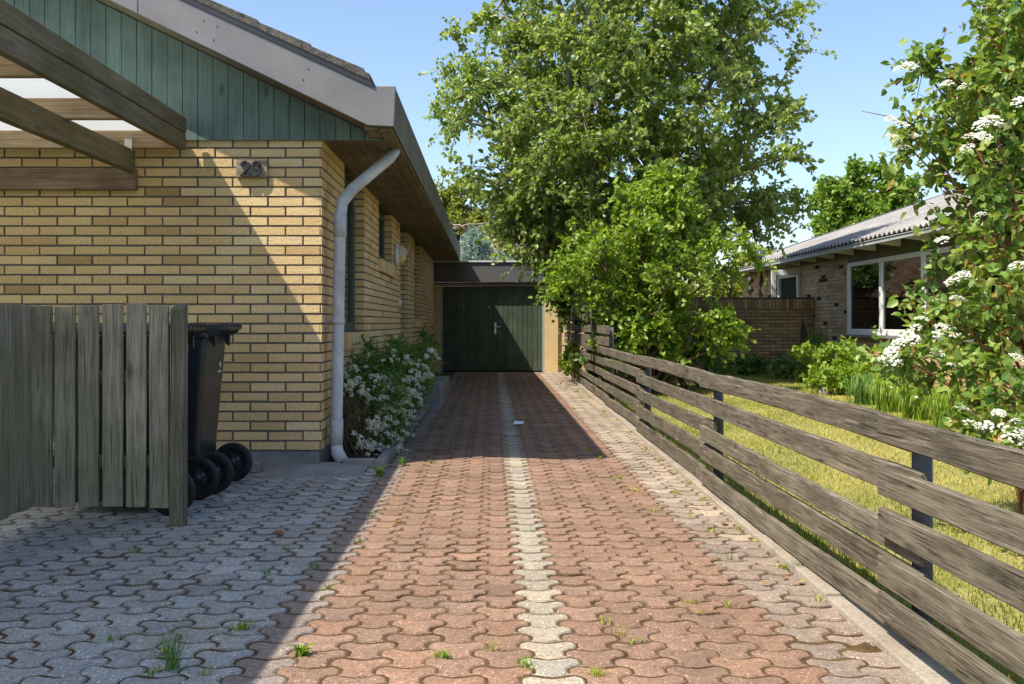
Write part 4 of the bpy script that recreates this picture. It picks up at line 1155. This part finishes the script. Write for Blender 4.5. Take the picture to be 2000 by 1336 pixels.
# the tall aspen
asp = empty('aspen_tree', (2.1, 16.2, 0), 'tall broad aspen with pale limbs and a dense green crown rising behind the board fence', 'tree')
stems = []
for (tx, ty, tz) in ((2.1, 16.2, 9.6), (0.9, 16.0, 8.0), (3.2, 16.4, 8.4), (1.5, 17.4, 8.4), (2.7, 15.0, 8.2), (0.1, 16.5, 6.2), (4.2, 16.2, 6.4), (1.3, 14.9, 6.6), (3.5, 17.4, 7.0), (-0.1, 15.8, 4.6), (4.4, 15.9, 4.4)):
    stems.append(stem((2.1 + rng.normal(0, .12), 16.2 + rng.normal(0, .12), 0.0), (tx, ty, tz), 0.10, 0.018, 0.22, 9, 0.03))
zz = rng.uniform(0, 1, 610); zc = 2.3 + 7.2 * zz ** 1.15
RP = lambda z: 0.84 * np.interp(z, [2.2, 2.9, 3.6, 4.4, 6.4, 8.0, 9.2, 9.8], [1.5, 2.75, 2.75, 2.9, 2.85, 2.2, 1.2, 0.4])
th = rng.uniform(0, 2 * math.pi, len(zc)); rr = RP(zc) * rng.uniform(0, 1, len(zc)) ** 0.42
wob = 1 + 0.16 * np.sin(th * 3 + zc * 2.1) + 0.10 * np.sin(th * 5 - zc * 3.7)
cl = np.stack([2.12 + rr * wob * np.cos(th), 16.2 + rr * 0.92 * np.sin(th), zc], 1)
extra = np.array([P(px, py, 15.8 + rng.normal(0, .5)) for (px, py) in ((850, 225), (865, 210), (880, 240), (862, 130), (880, 60), (905, 325), (925, 350), (1560, 415), (1545, 430), (1520, 440), (1555, 385), (1545, 290), (1560, 300), (1570, 95), (1555, 20), (1575, 10), (1490, 455), (1470, 440), (1000, 480), (985, 455), (1030, 500))])
cl = np.concatenate([cl, extra])
plant(asp, stems, cl, (MT['aspen'], MT['bark']), 0.078, 0.80, twigs=16, per=13, tlen=(0.24, 0.55), br=(0.020, 0.005), tint_mu=0.46, tint_sd=0.23, up=0.35, draw_twigs=True, hang=0.45, parts=('crown', 'trunk'), twig_start=0.2)

# darker growth hanging over the corner of the garage
sh = empty('dark_shrub', (1.75, 18.6, 0), 'dark green leafy shrub covering the right corner of the garage roof', 'shrub')
cl = np.concatenate([ellip(60, (1.75, 18.7, 2.0), (0.85, 0.7, 1.1), 0.5, 0.9), ellip(26, (2.6, 17.6, 1.2), (0.8, 0.8, 0.9), 0.5, 0.1)])
stems = [stem((1.9 + rng.normal(0, .1), 18.4, 0), (1.2 + i * 0.33, 18.6 + rng.normal(0, .2), 2.4 + rng.normal(0, .2)), 0.04, 0.01, .15) for i in range(5)]
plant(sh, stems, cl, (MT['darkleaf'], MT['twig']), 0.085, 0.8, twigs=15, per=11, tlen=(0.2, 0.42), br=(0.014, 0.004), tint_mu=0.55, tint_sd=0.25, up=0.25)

# bright broad leaved shrub in front of the tree
hz = empty('broadleaf_shrub', (2.15, 13.6, 0), 'bright green broad leaved shrub leaning over the board fence in front of the aspen', 'shrub')
tips = [P(1300, 350, 13.4), P(1215, 385, 13.3), P(1150, 400, 13.5), P(1120, 470, 13.6), P(1105, 555, 13.4), P(1180, 480, 12.9), P(1250, 450, 12.8), P(1340, 410, 13.6), P(1390, 470, 13.6), P(1450, 470, 13.8), P(1470, 500, 14.0), P(1430, 545, 13.6), P(1300, 530, 12.7), P(1380, 600, 13.3), P(1425, 645, 13.3), P(1330, 640, 13.2), P(1200, 590, 12.9), P(1150, 560, 13.2)]
stems = [stem((2.15 + rng.normal(0, .12), 13.8 + rng.normal(0, .12), 0), t, 0.028, 0.006, .25, 6, 0.06) for t in tips]
cl = np.concatenate([np.array(tips), ellip(95, (2.12, 13.6, 1.72), (1.12, 0.85, 1.15), 0.5, 0.55), ellip(20, (2.25, 13.5, 2.6), (0.55, 0.5, 0.5), 0.6), np.array([P(px, py, 13.2 + rng.normal(0, .12)) for (px, py) in ((1400, 640), (1415, 625), (1390, 655), (1425, 655), (1405, 612), (1375, 625), (1095, 560), (1110, 520), (1290, 365), (1310, 380), (1295, 400))])])
def pxl(p): return 960 + F * p[0] / p[1], 631 - F * (p[2] - 1) / p[1]
def hz_ok(p):
    x, y = pxl(p)
    if y > 585 and x < 1205: return False
    if 600 < y and x > 1290: return 1330 < x < 1430 and y < 660 and rng.uniform() < .6
    if 530 < y and x > 1310: return 1330 < x < 1430 and y > 600
    if y < 420 and (x > 1350 or x < 1180) and rng.uniform() < .6: return False
    return True
cl = np.array([p for p in cl if hz_ok(p)] + [P(rng.uniform(1185, 1325), rng.uniform(560, 705), rng.uniform(13.2, 14.4)) for k in range(44)])
plant(hz, stems, cl, (MT['hazel'], MT['twig']), 0.077, 0.68, twigs=15, per=11, tlen=(0.18, 0.40), br=(0.010, 0.004), tint_mu=0.5, tint_sd=0.22, up=0.4, draw_twigs=True)
us = empty('understorey_shrub', (2.7, 14.6, 0), 'low shady shrub under the bright shrub behind the board fence', 'shrub')
stems = [stem((2.6 + rng.normal(0, .3), 14.6, 0), (2.4 + rng.normal(0, .5), 14.4, 1.0), 0.02, 0.006) for i in range(5)]
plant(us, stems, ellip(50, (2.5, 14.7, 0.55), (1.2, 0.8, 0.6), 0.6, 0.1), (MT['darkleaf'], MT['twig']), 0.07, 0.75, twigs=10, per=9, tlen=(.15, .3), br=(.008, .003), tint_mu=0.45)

# vine at the far end of the fence
vn = empty('creeper', (1.37, 16.9, 0), 'small leafy creeper climbing the far end of the board fence', 'plant')
stems = [stem((1.37 + rng.normal(0, .03), 16.9 + rng.normal(0, .4), 0), (1.36, 16.9 + rng.normal(0, .5), .7 + .3 * rng.uniform()), 0.008, 0.003) for i in range(5)]
plant(vn, stems, np.concatenate([ellip(16, (1.36, 17.0, 0.28), (0.16, 0.55, 0.25), .5, .08), ellip(6, (1.38, 16.8, 0.52), (0.08, 0.3, 0.14), .5)]), (MT['hazel'], MT['twig']), 0.06, 0.8, twigs=8, per=7, tlen=(.06, .16), br=(.004, .002), up=.4)

# viburnum in flower, close on the right
vb = empty('viburnum_shrub', (2.75, 4.75, 0), 'large white flowering shrub with reddish twigs arching over the near board fence', 'shrub')
def vb_ok(p):
    x, y = 960 + F * p[0] / p[1], 631 - F * (p[2] - 1) / p[1]
    if 730 < y < 830 and rng.uniform() < 0.55: return False
    return x > 28 + np.interp(y, [-400, 0, 100, 150, 260, 330, 420, 600, 640, 700, 740, 800, 860, 900], [1990, 1945, 1915, 1865, 1820, 1865, 1925, 1930, 1820, 1750, 1810, 1890, 1930, 2030])
vt = [(1925, 20, 4.6), (1950, 90, 4.5), (1985, 30, 4.3), (1880, 150, 4.7), (1820, 135, 4.7), (1765, 135, 4.7), (1740, 250, 4.6), (1735, 285, 4.6), (1800, 255, 4.7), (1850, 215, 4.6), (1910, 190, 4.4), (1960, 220, 4.3), (1860, 300, 4.6), (1830, 350, 4.8), (1900, 330, 4.3), (1960, 370, 4.2), (1850, 430, 4.7), (1900, 470, 4.3), (1840, 520, 4.8), (1960, 500, 4.2), (1870, 590, 4.6), (1930, 600, 4.3), (1840, 610, 4.7), (1990, 620, 4.1), (1800, 650, 4.6), (1740, 690, 4.5), (1770, 710, 4.6), (1850, 690, 4.4), (1830, 740, 4.6), (1900, 720, 4.2), (1960, 720, 4.1), (1990, 560, 4.0), (2010, 300, 4.1), (2020, 420, 4.1), (2040, 150, 4.3), (1990, 150, 4.3), (1945, 830, 4.0), (1900, 835, 4.1), (1985, 850, 3.9), (1930, 780, 4.2), (2010, 770, 4.0), (1975, 430, 4.6), (1935, 280, 4.7), (1930, 400, 4.8), (1900, 540, 4.8), (1890, 400, 4.6), (1915, 120, 4.7)]
vt = [np.array(P(q[0] + (38 if q[0] < 1815 and q[1] < 420 else 0), q[1], q[2])) for q in vt] + [np.array(p) for p in ellip(165, (2.62, 4.9, 1.9), (0.62, 0.6, 1.35), 0.6, 0.45) if vb_ok(p)]
stems = []
for t in vt[:47]:
    b = np.array([2.72 + rng.normal(0, .10), 4.75 + rng.normal(0, .10), 0.0])
    m1 = b * 0.45 + t * 0.55; m1[0] += 0.22; m1[2] = max(m1[2], t[2] * 0.72)
    pts = [(1 - s) ** 2 * b + 2 * s * (1 - s) * m1 + s * s * t for s in np.linspace(0, 1, 8)]
    stems.append((pts, list(np.linspace(0.012, 0.0035, 8))))
fo, bo, ends = plant(vb, stems, np.array(vt), (MT['viburnum'], MT['redtwig']), 0.046, 0.74, twigs=12, per=9, tlen=(0.09, 0.22), br=(0.0045, 0.0022), tint_mu=0.5, tint_sd=0.24, up=0.55, draw_twigs=True, droop=0.1)
heads = [(1758, 135, 4.68, .036), (1775, 130, 4.66, .03), (1850, 165, 4.5, .03), (1885, 170, 4.45, .034), (1740, 235, 4.6, .036), (1760, 245, 4.6, .03), (1745, 272, 4.55, .036), (1765, 290, 4.55, .036), (1785, 268, 4.6, .03), (1915, 245, 4.2, .038), (1935, 238, 4.2, .04), (1955, 248, 4.2, .036), (1895, 268, 4.2, .034), (1890, 290, 4.2, .034), (1920, 268, 4.15, .03), (1990, 200, 4.1, .035), (1868, 385, 4.5, .028), (1905, 395, 4.3, .028), (1915, 420, 4.2, .026), (1840, 470, 4.55, .028), (1810, 455, 4.7, .034), (1880, 540, 4.3, .036), (1860, 552, 4.35, .03), (1870, 585, 4.4, .03), (1790, 640, 4.6, .03), (1770, 655, 4.55, .034), (1755, 672, 4.5, .034), (1740, 690, 4.48, .034), (1725, 706, 4.45, .03), (1800, 625, 4.6, .034), (1785, 665, 4.5, .03), (1745, 705, 4.45, .03), (1990, 520, 3.95, .034), (1985, 700, 3.95, .03), (1880, 800, 4.1, .03), (1900, 832, 4.05, .036), (1925, 835, 4.05, .03), (1950, 808, 4.0, .028), (1962, 838, 3.95, .032), (1985, 825, 3.9, .03), (1978, 860, 3.9, .036), (1995, 845, 3.88, .032), (1830, 690, 4.4, .028), (1865, 715, 4.3, .026), (1840, 640, 4.5, .028)]
for (px, py, dd, r) in heads:
    flower_head(vb, P(px, py, dd - 0.1), r * rng.uniform(.85, 1.2), 44, MT['petal'], (rng.normal(-.2, .35), rng.normal(-.5, .3), 1), 0.4, 0.20)

mb = MB(); tw = [P(1760, 245, 4.55), P(1738, 228, 4.52), P(1710, 222, 4.5), P(1682, 217, 4.48)]; mb.tube(tw, [.003, .0025, .002, .0012], 5, cap=False); mb.build('bare_twig', MT['redtwig'], vb)
# spirea hedge in the bed along the house
sp = empty('spirea_hedge', (-0.95, 7.4, 0), 'low flowering hedge dotted with white blossoms along the brick house wall', 'shrub')
stems = []; cl = []
for i in range(120):
    d = rng.uniform(7.15, 11.65); t = (d - 7.15) / 4.5
    top = 0.62 + 0.16 * t + rng.normal(0, 0.09)
    b = np.array([-0.98 + rng.normal(0, .07), d, 0.03])
    e = np.array([-0.98 + rng.uniform(-0.18, 0.28), d + rng.normal(0, .2), max(0.12, top * rng.uniform(0.45, 1.0))])
    m1 = (b + e) / 2; m1[2] = e[2] * 0.85; m1[0] -= 0.05
    pts = [(1 - s) ** 2 * b + 2 * s * (1 - s) * m1 + s * s * e for s in np.linspace(0, 1, 5)]
    stems.append((pts, [0.004, 0.0035, 0.003, 0.0025, 0.002])); 
    if e[1] > 7.35 and (e[0] > -0.9 or e[2] > 0.55): cl.append(e)
for px, py, dd in ((845, 665, 11.0), (838, 672, 10.6), (775, 675, 8.9), (810, 690, 9.8), (770, 690, 8.6), (700, 715, 7.7), (830, 680, 10.4)):
    cl.append(P(px, py, dd))
hp = []
for (px, py) in ((680, 735), (675, 748), (690, 752), (685, 762), (700, 738), (728, 735), (735, 745), (745, 738), (750, 748), (760, 742), (742, 755), (765, 752), (775, 748), (783, 757), (772, 765), (788, 745), (795, 760), (800, 725), (810, 742), (815, 750), (805, 760), (790, 772), (780, 775), (770, 782), (778, 790), (765, 798), (758, 803), (775, 805), (783, 800), (745, 808), (750, 815), (758, 822), (768, 825), (755, 832), (765, 835), (730, 820), (725, 828), (735, 832), (748, 828), (722, 838), (745, 842), (752, 848), (703, 856), (712, 866), (708, 874), (720, 868), (742, 872), (748, 880), (738, 880), (728, 866), (795, 735), (812, 765), (820, 775), (815, 715), (818, 725), (840, 735), (835, 728), (783, 842), (777, 855), (785, 870), (790, 882), (780, 888), (720, 762), (715, 770), (745, 770), (738, 778), (755, 760), (763, 775), (795, 785), (805, 795), (800, 815), (795, 830), (763, 706), (792, 698), (842, 688), (835, 700)):
    lo = 7.04 + max(0, (px - 700)) * 0.009 + max(0, 800 - py) * 0.003
    hp.append(P(px + rng.normal(0, 2), py + rng.normal(0, 2), min(lo, 10.8)))
cl = cl + [h + np.array([-0.05, 0.27, -0.03]) for h in hp]
cl = np.array(cl)
plant(sp, stems, cl, (MT['spirea'], MT['twig']), 0.024, 0.6, twigs=22, per=13, tlen=(0.06, 0.19), br=(0.003, 0.0015), tint_mu=0.5, tint_sd=0.25, up=0.4, limb_n=3, twig_start=0.1)
# bare twigs at the shaded near end
mb = MB()
for i in range(60):
    a = np.array([-1.08 + rng.uniform(0, .22), 7.1 + rng.uniform(0, .5), 0.03]); e = a + [rng.normal(0.02, .12), rng.normal(-.02, .12), rng.uniform(.25, .6)]
    m1 = (a + e) / 2 + rng.normal(size=3) * 0.05
    mb.tube([a, m1, e], [.003, .0025, .0015], 3, cap=False)
mb.build('bare_twigs', MT['twig'], sp)
for h in hp:
    if h[0] < -1.13: h[0] = -1.13
    flower_head(sp, h, rng.uniform(0.015, 0.024), 20, MT['petal'], (rng.normal(.3, .4), -0.8, 0.9), 0.8, 0.36)

ap, ad, an, al = [], [], [], []
for h in hp * 3:
    c = np.array(h) + [rng.normal(0, .035), rng.normal(0, .05), rng.normal(0, .035)]
    n_ = 18; u_ = unit(rvec(n_) + np.array([.2, -.7, .5])); r_ = rng.uniform(.012, .020)
    for k in range(3):
        ap.append(c + u_ * r_); ad.append(unit(u_ + rvec(n_) * 1.1)); an.append(u_ + rvec(n_) * .4); al.append(np.full(n_, r_ * .55))
al = np.concatenate(al)
prop(leaf_object('blossom', np.concatenate(ap), np.concatenate(ad), np.concatenate(an), al, al * .9, rng.uniform(0, 1, len(al)), MT['petal'], sp, .05, .1), kind='stuff')
# far trees and hedges
def simple_bush(name, label, cat, base, c, r, n, mat, size, group=None, twigs=12, per=10, tl=(.3, .6), zmin=None, **kw):
    o = empty(name, base, label, cat, group)
    stems = [stem(base, (c[0] + rng.normal(0, r[0] * .3), c[1] + rng.normal(0, r[1] * .3), c[2] + r[2] * .5), 0.05, 0.015, .15) for i in range(4)]
    pts = ellip(n, c, r, 0.45, zmin)
    wv_ = 1 + 0.15 * np.sin(pts[:, 0] * 3 + pts[:, 2] * 2.3)
    pts = np.array(c) + (pts - np.array(c)) * wv_[:, None]
    plant(o, stems, pts, (MT[mat], MT['twig']), size, 0.75, twigs=twigs, per=per, tlen=tl, br=(.02, .006), parts=kw.pop('parts', ('foliage', 'branches')), **kw)
    return o
q = P(893, 420, 27.0); simple_bush('hedge_shrub', 'olive green bushy hedge shrub on top of the earth bank', 'shrub', (q[0], 27, 2.9), (q[0] - .2, 27, 4.05), (1.5, 0.9, 0.95), 85, 'hedge', 0.085, tl=(.2, .5), parts=('crown', 'branches'), zmin=3.2)
q = P(985, 430, 26.6); simple_bush('bank_shrub', 'leafy yellow green shrub on the bank left of the aspen', 'shrub', (q[0], 26.6, 2.8), (q[0], 26.6, 3.6), (0.9, 0.8, 0.7), 40, 'hedge', 0.085, tl=(.2, .45), zmin=3.0)
def conifer(label, c, r, n):
    o = empty('blue_conifer', (c[0], c[1], bank_z(c[0], c[1])), label, 'conifer', 'blue conifers on the bank')
    st = [stem((c[0], c[1], bank_z(c[0], c[1])), (c[0], c[1], c[2] + r[2]), .04, .01, .05)]
    plant(o, st, ellip(n, c, r, 0.5), (MT['blue'], MT['twig']), 0.06, 0.34, twigs=22, per=12, tlen=(.10, .26), br=(.010, .004), up=.3, hang=.1, droop=.15)
conifer('bushy blue green spruce on the bank above the garage roof', np.array(P(925, 482, 23.4)), (0.42, .35, .38), 42)
conifer('low blue green juniper behind the white garage roof edge', np.array(P(990, 502, 22.9)), (0.42, .3, .12), 16)
simple_bush('green_ground_shrub', 'sparse green shrub low on the bank beside the blue spruce', 'shrub', (0.35, 23.6, 2.2), (0.4, 23.6, 2.65), (.6, .4, .35), 16, 'hedge', .06, tl=(.12, .3), twigs=8, per=7)
mb = MB()
for (a, b) in (((880, 448), (950, 438)), ((905, 452), (960, 434)), ((885, 440), (912, 449)), ((925, 447), (975, 440)), ((940, 460), (975, 450)), ((955, 466), (962, 474)), ((900, 462), (930, 457))):
    p0, p1 = P(*a, 24.8), P(*b, 24.6); p0[2] = max(p0[2], bank_z(p0[0], 24.8) + .05); p1[2] = max(p1[2], bank_z(p1[0], 24.6) + .05)
    mb.tube([p0, (p0 + p1) / 2 + [0, 0, .06], p1], [.03, .025, .015], 5)
prop(mb.build('brushwood', MT['bark'], None, tuple(P(920, 445, 24.7))), 'pale dry cut branches lying across the bank above the garage', 'branches')
q = P(1700, 400, 38); simple_bush('chestnut_tree', 'dense round green tree standing behind the ridge of the neighbour roof', 'tree', (q[0], 38, 0), (q[0], 38, 4.9), (2.35, 2.0, 2.1), 190, 'chestnut', 0.17, tl=(.25, .5), twigs=16, per=10, parts=('crown', 'trunk'), up=.45)
q = P(1470, 510, 34); simple_bush('distant_tree', 'small pale green treetop behind the far eave of the neighbour roof', 'tree', (q[0], 34, 0), (q[0], 34, 2.7), (0.9, .8, .75), 30, 'hedge', 0.14, tl=(.2, .5), parts=('crown', 'trunk'))
q = P(1415, 560, 26); simple_bush('back_hedge', 'sunlit yellow green hedge between the aspen and the neighbour house', 'hedge', (q[0], 26, 0), (q[0] - .3, 26, 1.6), (1.3, .7, 1.0), 60, 'hedge', 0.09, tl=(.2, .45))
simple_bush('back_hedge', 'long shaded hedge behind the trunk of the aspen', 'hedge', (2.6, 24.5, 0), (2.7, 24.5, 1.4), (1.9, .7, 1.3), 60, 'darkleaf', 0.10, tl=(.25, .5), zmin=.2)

# plants in the neighbour's bed
def strap_clump(name, label, c, n, h, w, lean, mat, group=None, cat='plant', flowers=0):
    o = empty(name, tuple(c), label, cat, group)
    base = np.array(c) + np.c_[rng.normal(0, .07, n), rng.normal(0, .07, n), np.zeros(n)]
    # arching blades, three segments
    th = rng.uniform(0, 2 * math.pi, n); L = h * rng.uniform(.6, 1.15, n); ln = lean * rng.uniform(.3, 1.2, n)
    d = np.stack([np.cos(th), np.sin(th), np.zeros(n)], 1); s = np.stack([-np.sin(th), np.cos(th), np.zeros(n)], 1) * w
    ks = [(0, 0, 1), (.35, .55, .9), (.75, .85, .8), (1.1, .75, .5), (1.4, .45, .05)]
    rows = []
    for (a, b, ww) in ks:
        p = base + d * (ln * L * a * .6)[:, None]; p[:, 2] += L * b
        rows += [p - s * ww, p + s * ww]
    v = np.stack(rows, 1).reshape(-1, 3); o_ = np.arange(n)[:, None] * 10
    qd = np.concatenate([o_ + np.array([2 * i, 2 * i + 1, 2 * i + 3, 2 * i + 2]) for i in range(4)], 1).reshape(-1, 4)
    link_mesh('leaves', quads_mesh('leaves', v, qd, np.repeat(np.clip(rng.normal(.5, .2, n), 0, 1), 4)), mat, o)
    for k in range(flowers):
        an = rng.uniform(0, 6.28); f_ = np.array(c) + [.28 * math.cos(an), .28 * math.sin(an), h * rng.uniform(.3, .7)]
        flower_head(o, f_, .018, 6, MT['pink'], (0, -.5, 1), .4, .7, 'flower')
    return o
gz = lambda q: np.array([q[0], q[1], 0.05])
for i, (px, py, dd, h, lab) in enumerate(((1735, 815, 10.6, .34, 'fresh green arching grass clump at the lawn edge, widest of the row'), (1790, 830, 9.8, .34, 'arching green grass clump with tiny pale flowers below the white shrub'), (1850, 840, 9.0, .32, 'arching green grass clump half hidden under the white shrub'), (1690, 795, 11.6, .30, 'bluish green grass clump just right of the pale boulder'))):
    strap_clump('grass_clump', lab, gz(P(px, py, dd)), 190, h * 1.3, .006, .75, MT['spirea'] if i == 3 else MT['hazel'], 'grass clumps along the bed', flowers=8 if i in (1, 2) else 0)
for i, (px, dd, h, lab) in enumerate(((1600, 15.6, .55, 'leafy green bed plant under the brick corner of the neighbour house'), (1650, 14.8, .62, 'tall leafy bed plant left of the long white window'), (1700, 14.0, .52, 'leafy bed plant below the left end of the long window'), (1640, 13.2, .36, 'short bright bed plant behind the pale boulder'), (1560, 16.8, .34, 'dark low bed plant near the metal obelisk'), (1470, 18.2, .30, 'dark green low plant at the foot of the garden wall'))):
    c = P(px, 700, dd); o = empty('bed_plant', (c[0], dd, .05), lab, 'plant', 'bed plants along the neighbour house')
    st = [stem((c[0] + rng.normal(0, .15), dd + rng.normal(0, .15), .05), (c[0] + rng.normal(0, .3), dd + rng.normal(0, .25), h), .006, .003) for k in range(9)]
    pts = np.array([s_[0][-1] for s_ in st] + list(ellip(16, (c[0], dd, h * .55), (.45, .35, h * .5), .6, .1)))
    plant(o, st, pts, (MT['hazel'] if i < 4 else MT['darkleaf'], MT['twig']), 0.075, .75, twigs=7, per=7, tlen=(.08, .2), br=(.004, .002), up=.5)
strap_clump('tall_grass', 'tall upright grass tuft at the garden wall corner', gz(P(1595, 735, 16.8)), 90, .85, .006, .3, MT['spirea'])
strap_clump('tall_grass', 'wispy seeding grass tuft in front of the brown garden wall', gz(P(1555, 735, 17.6)), 70, .5, .005, .35, MT['hazel'])

# weeds and litter on the drive
def weed(label, px, py, n, h, w, lean, mat, group=None, z=0.0):
    s = (py - 631) / 1.0; d = F / s
    c = ((px - 960) / s, d, z)
    base = np.array(c) + np.c_[rng.normal(0, .012, n), rng.normal(0, .012, n), np.zeros(n)]
    v, q_ = blades(base, h * rng.uniform(.5, 1.1, n), lean * rng.uniform(.3, 1.2, n), np.full(n, w))
    o = link_mesh('weed', quads_mesh('weed', v, q_, np.repeat(np.clip(rng.normal(.5, .2, n), 0, 1), 2)), MT[mat], None, c)
    return prop(o, label, 'weed', group)
weed('wispy tall grass weed in the shaded grey paving at lower left', 335, 1308, 80, .19, .0009, 1.0, 'spirea')
weed('bright broad leaved weed exactly on the edge of the shadow', 588, 1280, 14, .055, .008, 1.1, 'hazel')
weed('small green weed in the grey paving right of the wispy grass', 478, 1228, 16, .035, .005, 1.2, 'hazel')
weed('round green moss like tuft on the red paving left of the pale line', 864, 1284, 60, .028, .0015, 1.3, 'hazel')
weed('pale dry grass weed on the red paving beside the pale line', 958, 1272, 26, .05, .0009, .8, 'grass')
weed('little green weed at the bottom end of the pale paving line', 1024, 1304, 20, .035, .002, 1.2, 'hazel')
weed('yellowish creeping weed on the right of the pale line near the bottom', 1163, 1318, 40, .022, .003, 1.5, 'grass')
weed('broad leaved dock weed beside the bed edging corner', 742, 930, 14, .10, .009, 1.3, 'hazel')
weed('grass tuft growing beside the bed edging, nearest of those along the bed', 785, 908, 26, .07, .003, 1.0, 'spirea')
weed('green weed with litter by the kerb at lower right', 1568, 1118, 40, .06, .003, 1.2, 'spirea')
G = 'small weeds in the paving joints'
for (px, py, m_) in ((222, 1252, 'spirea'), (300, 1318, 'spirea'), (258, 1080, 'hazel'), (396, 1318, 'hazel'), (520, 1120, 'spirea'), (605, 1110, 'spirea'), (1182, 1218, 'grass'), (1216, 1240, 'grass'), (1235, 1258, 'hazel'), (1420, 1092, 'grass'), (1390, 1040, 'grass'), (1320, 965, 'grass'), (1210, 935, 'hazel'), (1150, 880, 'hazel'), (1170, 896, 'hazel'), (830, 880, 'spirea'), (860, 835, 'spirea'), (880, 800, 'spirea'), (905, 788, 'hazel'), (1105, 760, 'hazel'), (1120, 800, 'hazel'), (1080, 775, 'hazel'), (955, 745, 'hazel'), (1350, 1010, 'grass'), (1345, 945, 'grass'), (1420, 1185, 'grass'), (1350, 1180, 'grass'), (1480, 1060, 'grass'), (845, 905, 'spirea'), (1095, 750, 'grass'), (1140, 785, 'grass'), (1060, 748, 'grass'), (1128, 765, 'hazel'), (1150, 778, 'grass'), (1180, 805, 'hazel'), (1205, 822, 'grass'), (1228, 845, 'hazel'), (1262, 878, 'grass'), (1290, 900, 'grass'), (1312, 925, 'hazel'), (1375, 978, 'grass'), (1442, 1035, 'grass'), (1530, 1110, 'hazel'), (1600, 1175, 'grass'), (1240, 960, 'grass'), (1275, 1000, 'grass'), (700, 1060, 'spirea'), (640, 1150, 'spirea'), (725, 1010, 'spirea'), (560, 1075, 'spirea')):
    weed('tiny green weed sprouting from a paving joint', px, py, 14, .024 + .0016 * F / (py - 631), .0012 + .0002 * F / (py - 631), 1.1, m_, G)
mb = MB(); c = P(1012, 829, F / 198); cx, cy = c[0], c[1]
mb.v = [(cx - .055, cy - .10, .008), (cx + .05, cy - .05, .010), (cx + .06, cy + .12, .016), (cx - .03, cy + .10, .024)]; mb.face((0, 1, 2, 3)); mb.v += [(a, b, z + .002) for a, b, z in mb.v]; mb.face((7, 6, 5, 4))
prop(mb.build('paper_scrap', MT['paper'], None, (cx, cy, 0)), 'white scrap of paper lying on the drive near the garage', 'paper')
def litter(label, px, py, L, tint, group=None):
    s = (py - 631); c = np.array([[(px - 960) / s, F / s, .008]])
    o = leaf_object('fallen_leaf', c, unit(rng.normal(size=(1, 3)) * [1, 1, .1]), np.array([[rng.normal(0, .3), rng.normal(0, .3), 1.0]]), [L], [L * .6], np.array([tint]), MT['deadleaf'], None, .25, -.15)
    prop(o, label, 'leaf', group); return o
litter('yellow fallen leaf lying in the wispy grass weed', 332, 1272, .05, 1.0)
litter('pale fallen leaf at the root of the wispy grass weed', 322, 1310, .04, .8)
litter('orange fallen leaf at the corner where the sunlit drive starts', 828, 922, .08, .15)
litter('reddish fallen leaf in the middle of the shaded grey paving', 557, 1045, .06, .1)
litter('pale twig like leaf at the shadow edge of the sunlit paving', 772, 1023, .06, .95)
litter('dry leaf near the kerb under the second fence bay', 1410, 1022, .08, .6)
litter('whitish leaf alone on the red paving right of the pale line', 1358, 1203, .035, .95)
for (px, py) in ((1540, 1112), (1552, 1122), (1530, 1135), (1520, 1108), (1545, 1095), (1560, 1140), (1500, 1145), (1380, 1052), (1470, 1058), (438, 980), (428, 972), (860, 890), (880, 930), (770, 940)):
    litter('small dry brown leaf lying on the paving', px, py, .035, rng.uniform(0, .8), 'dry leaves on the paving')
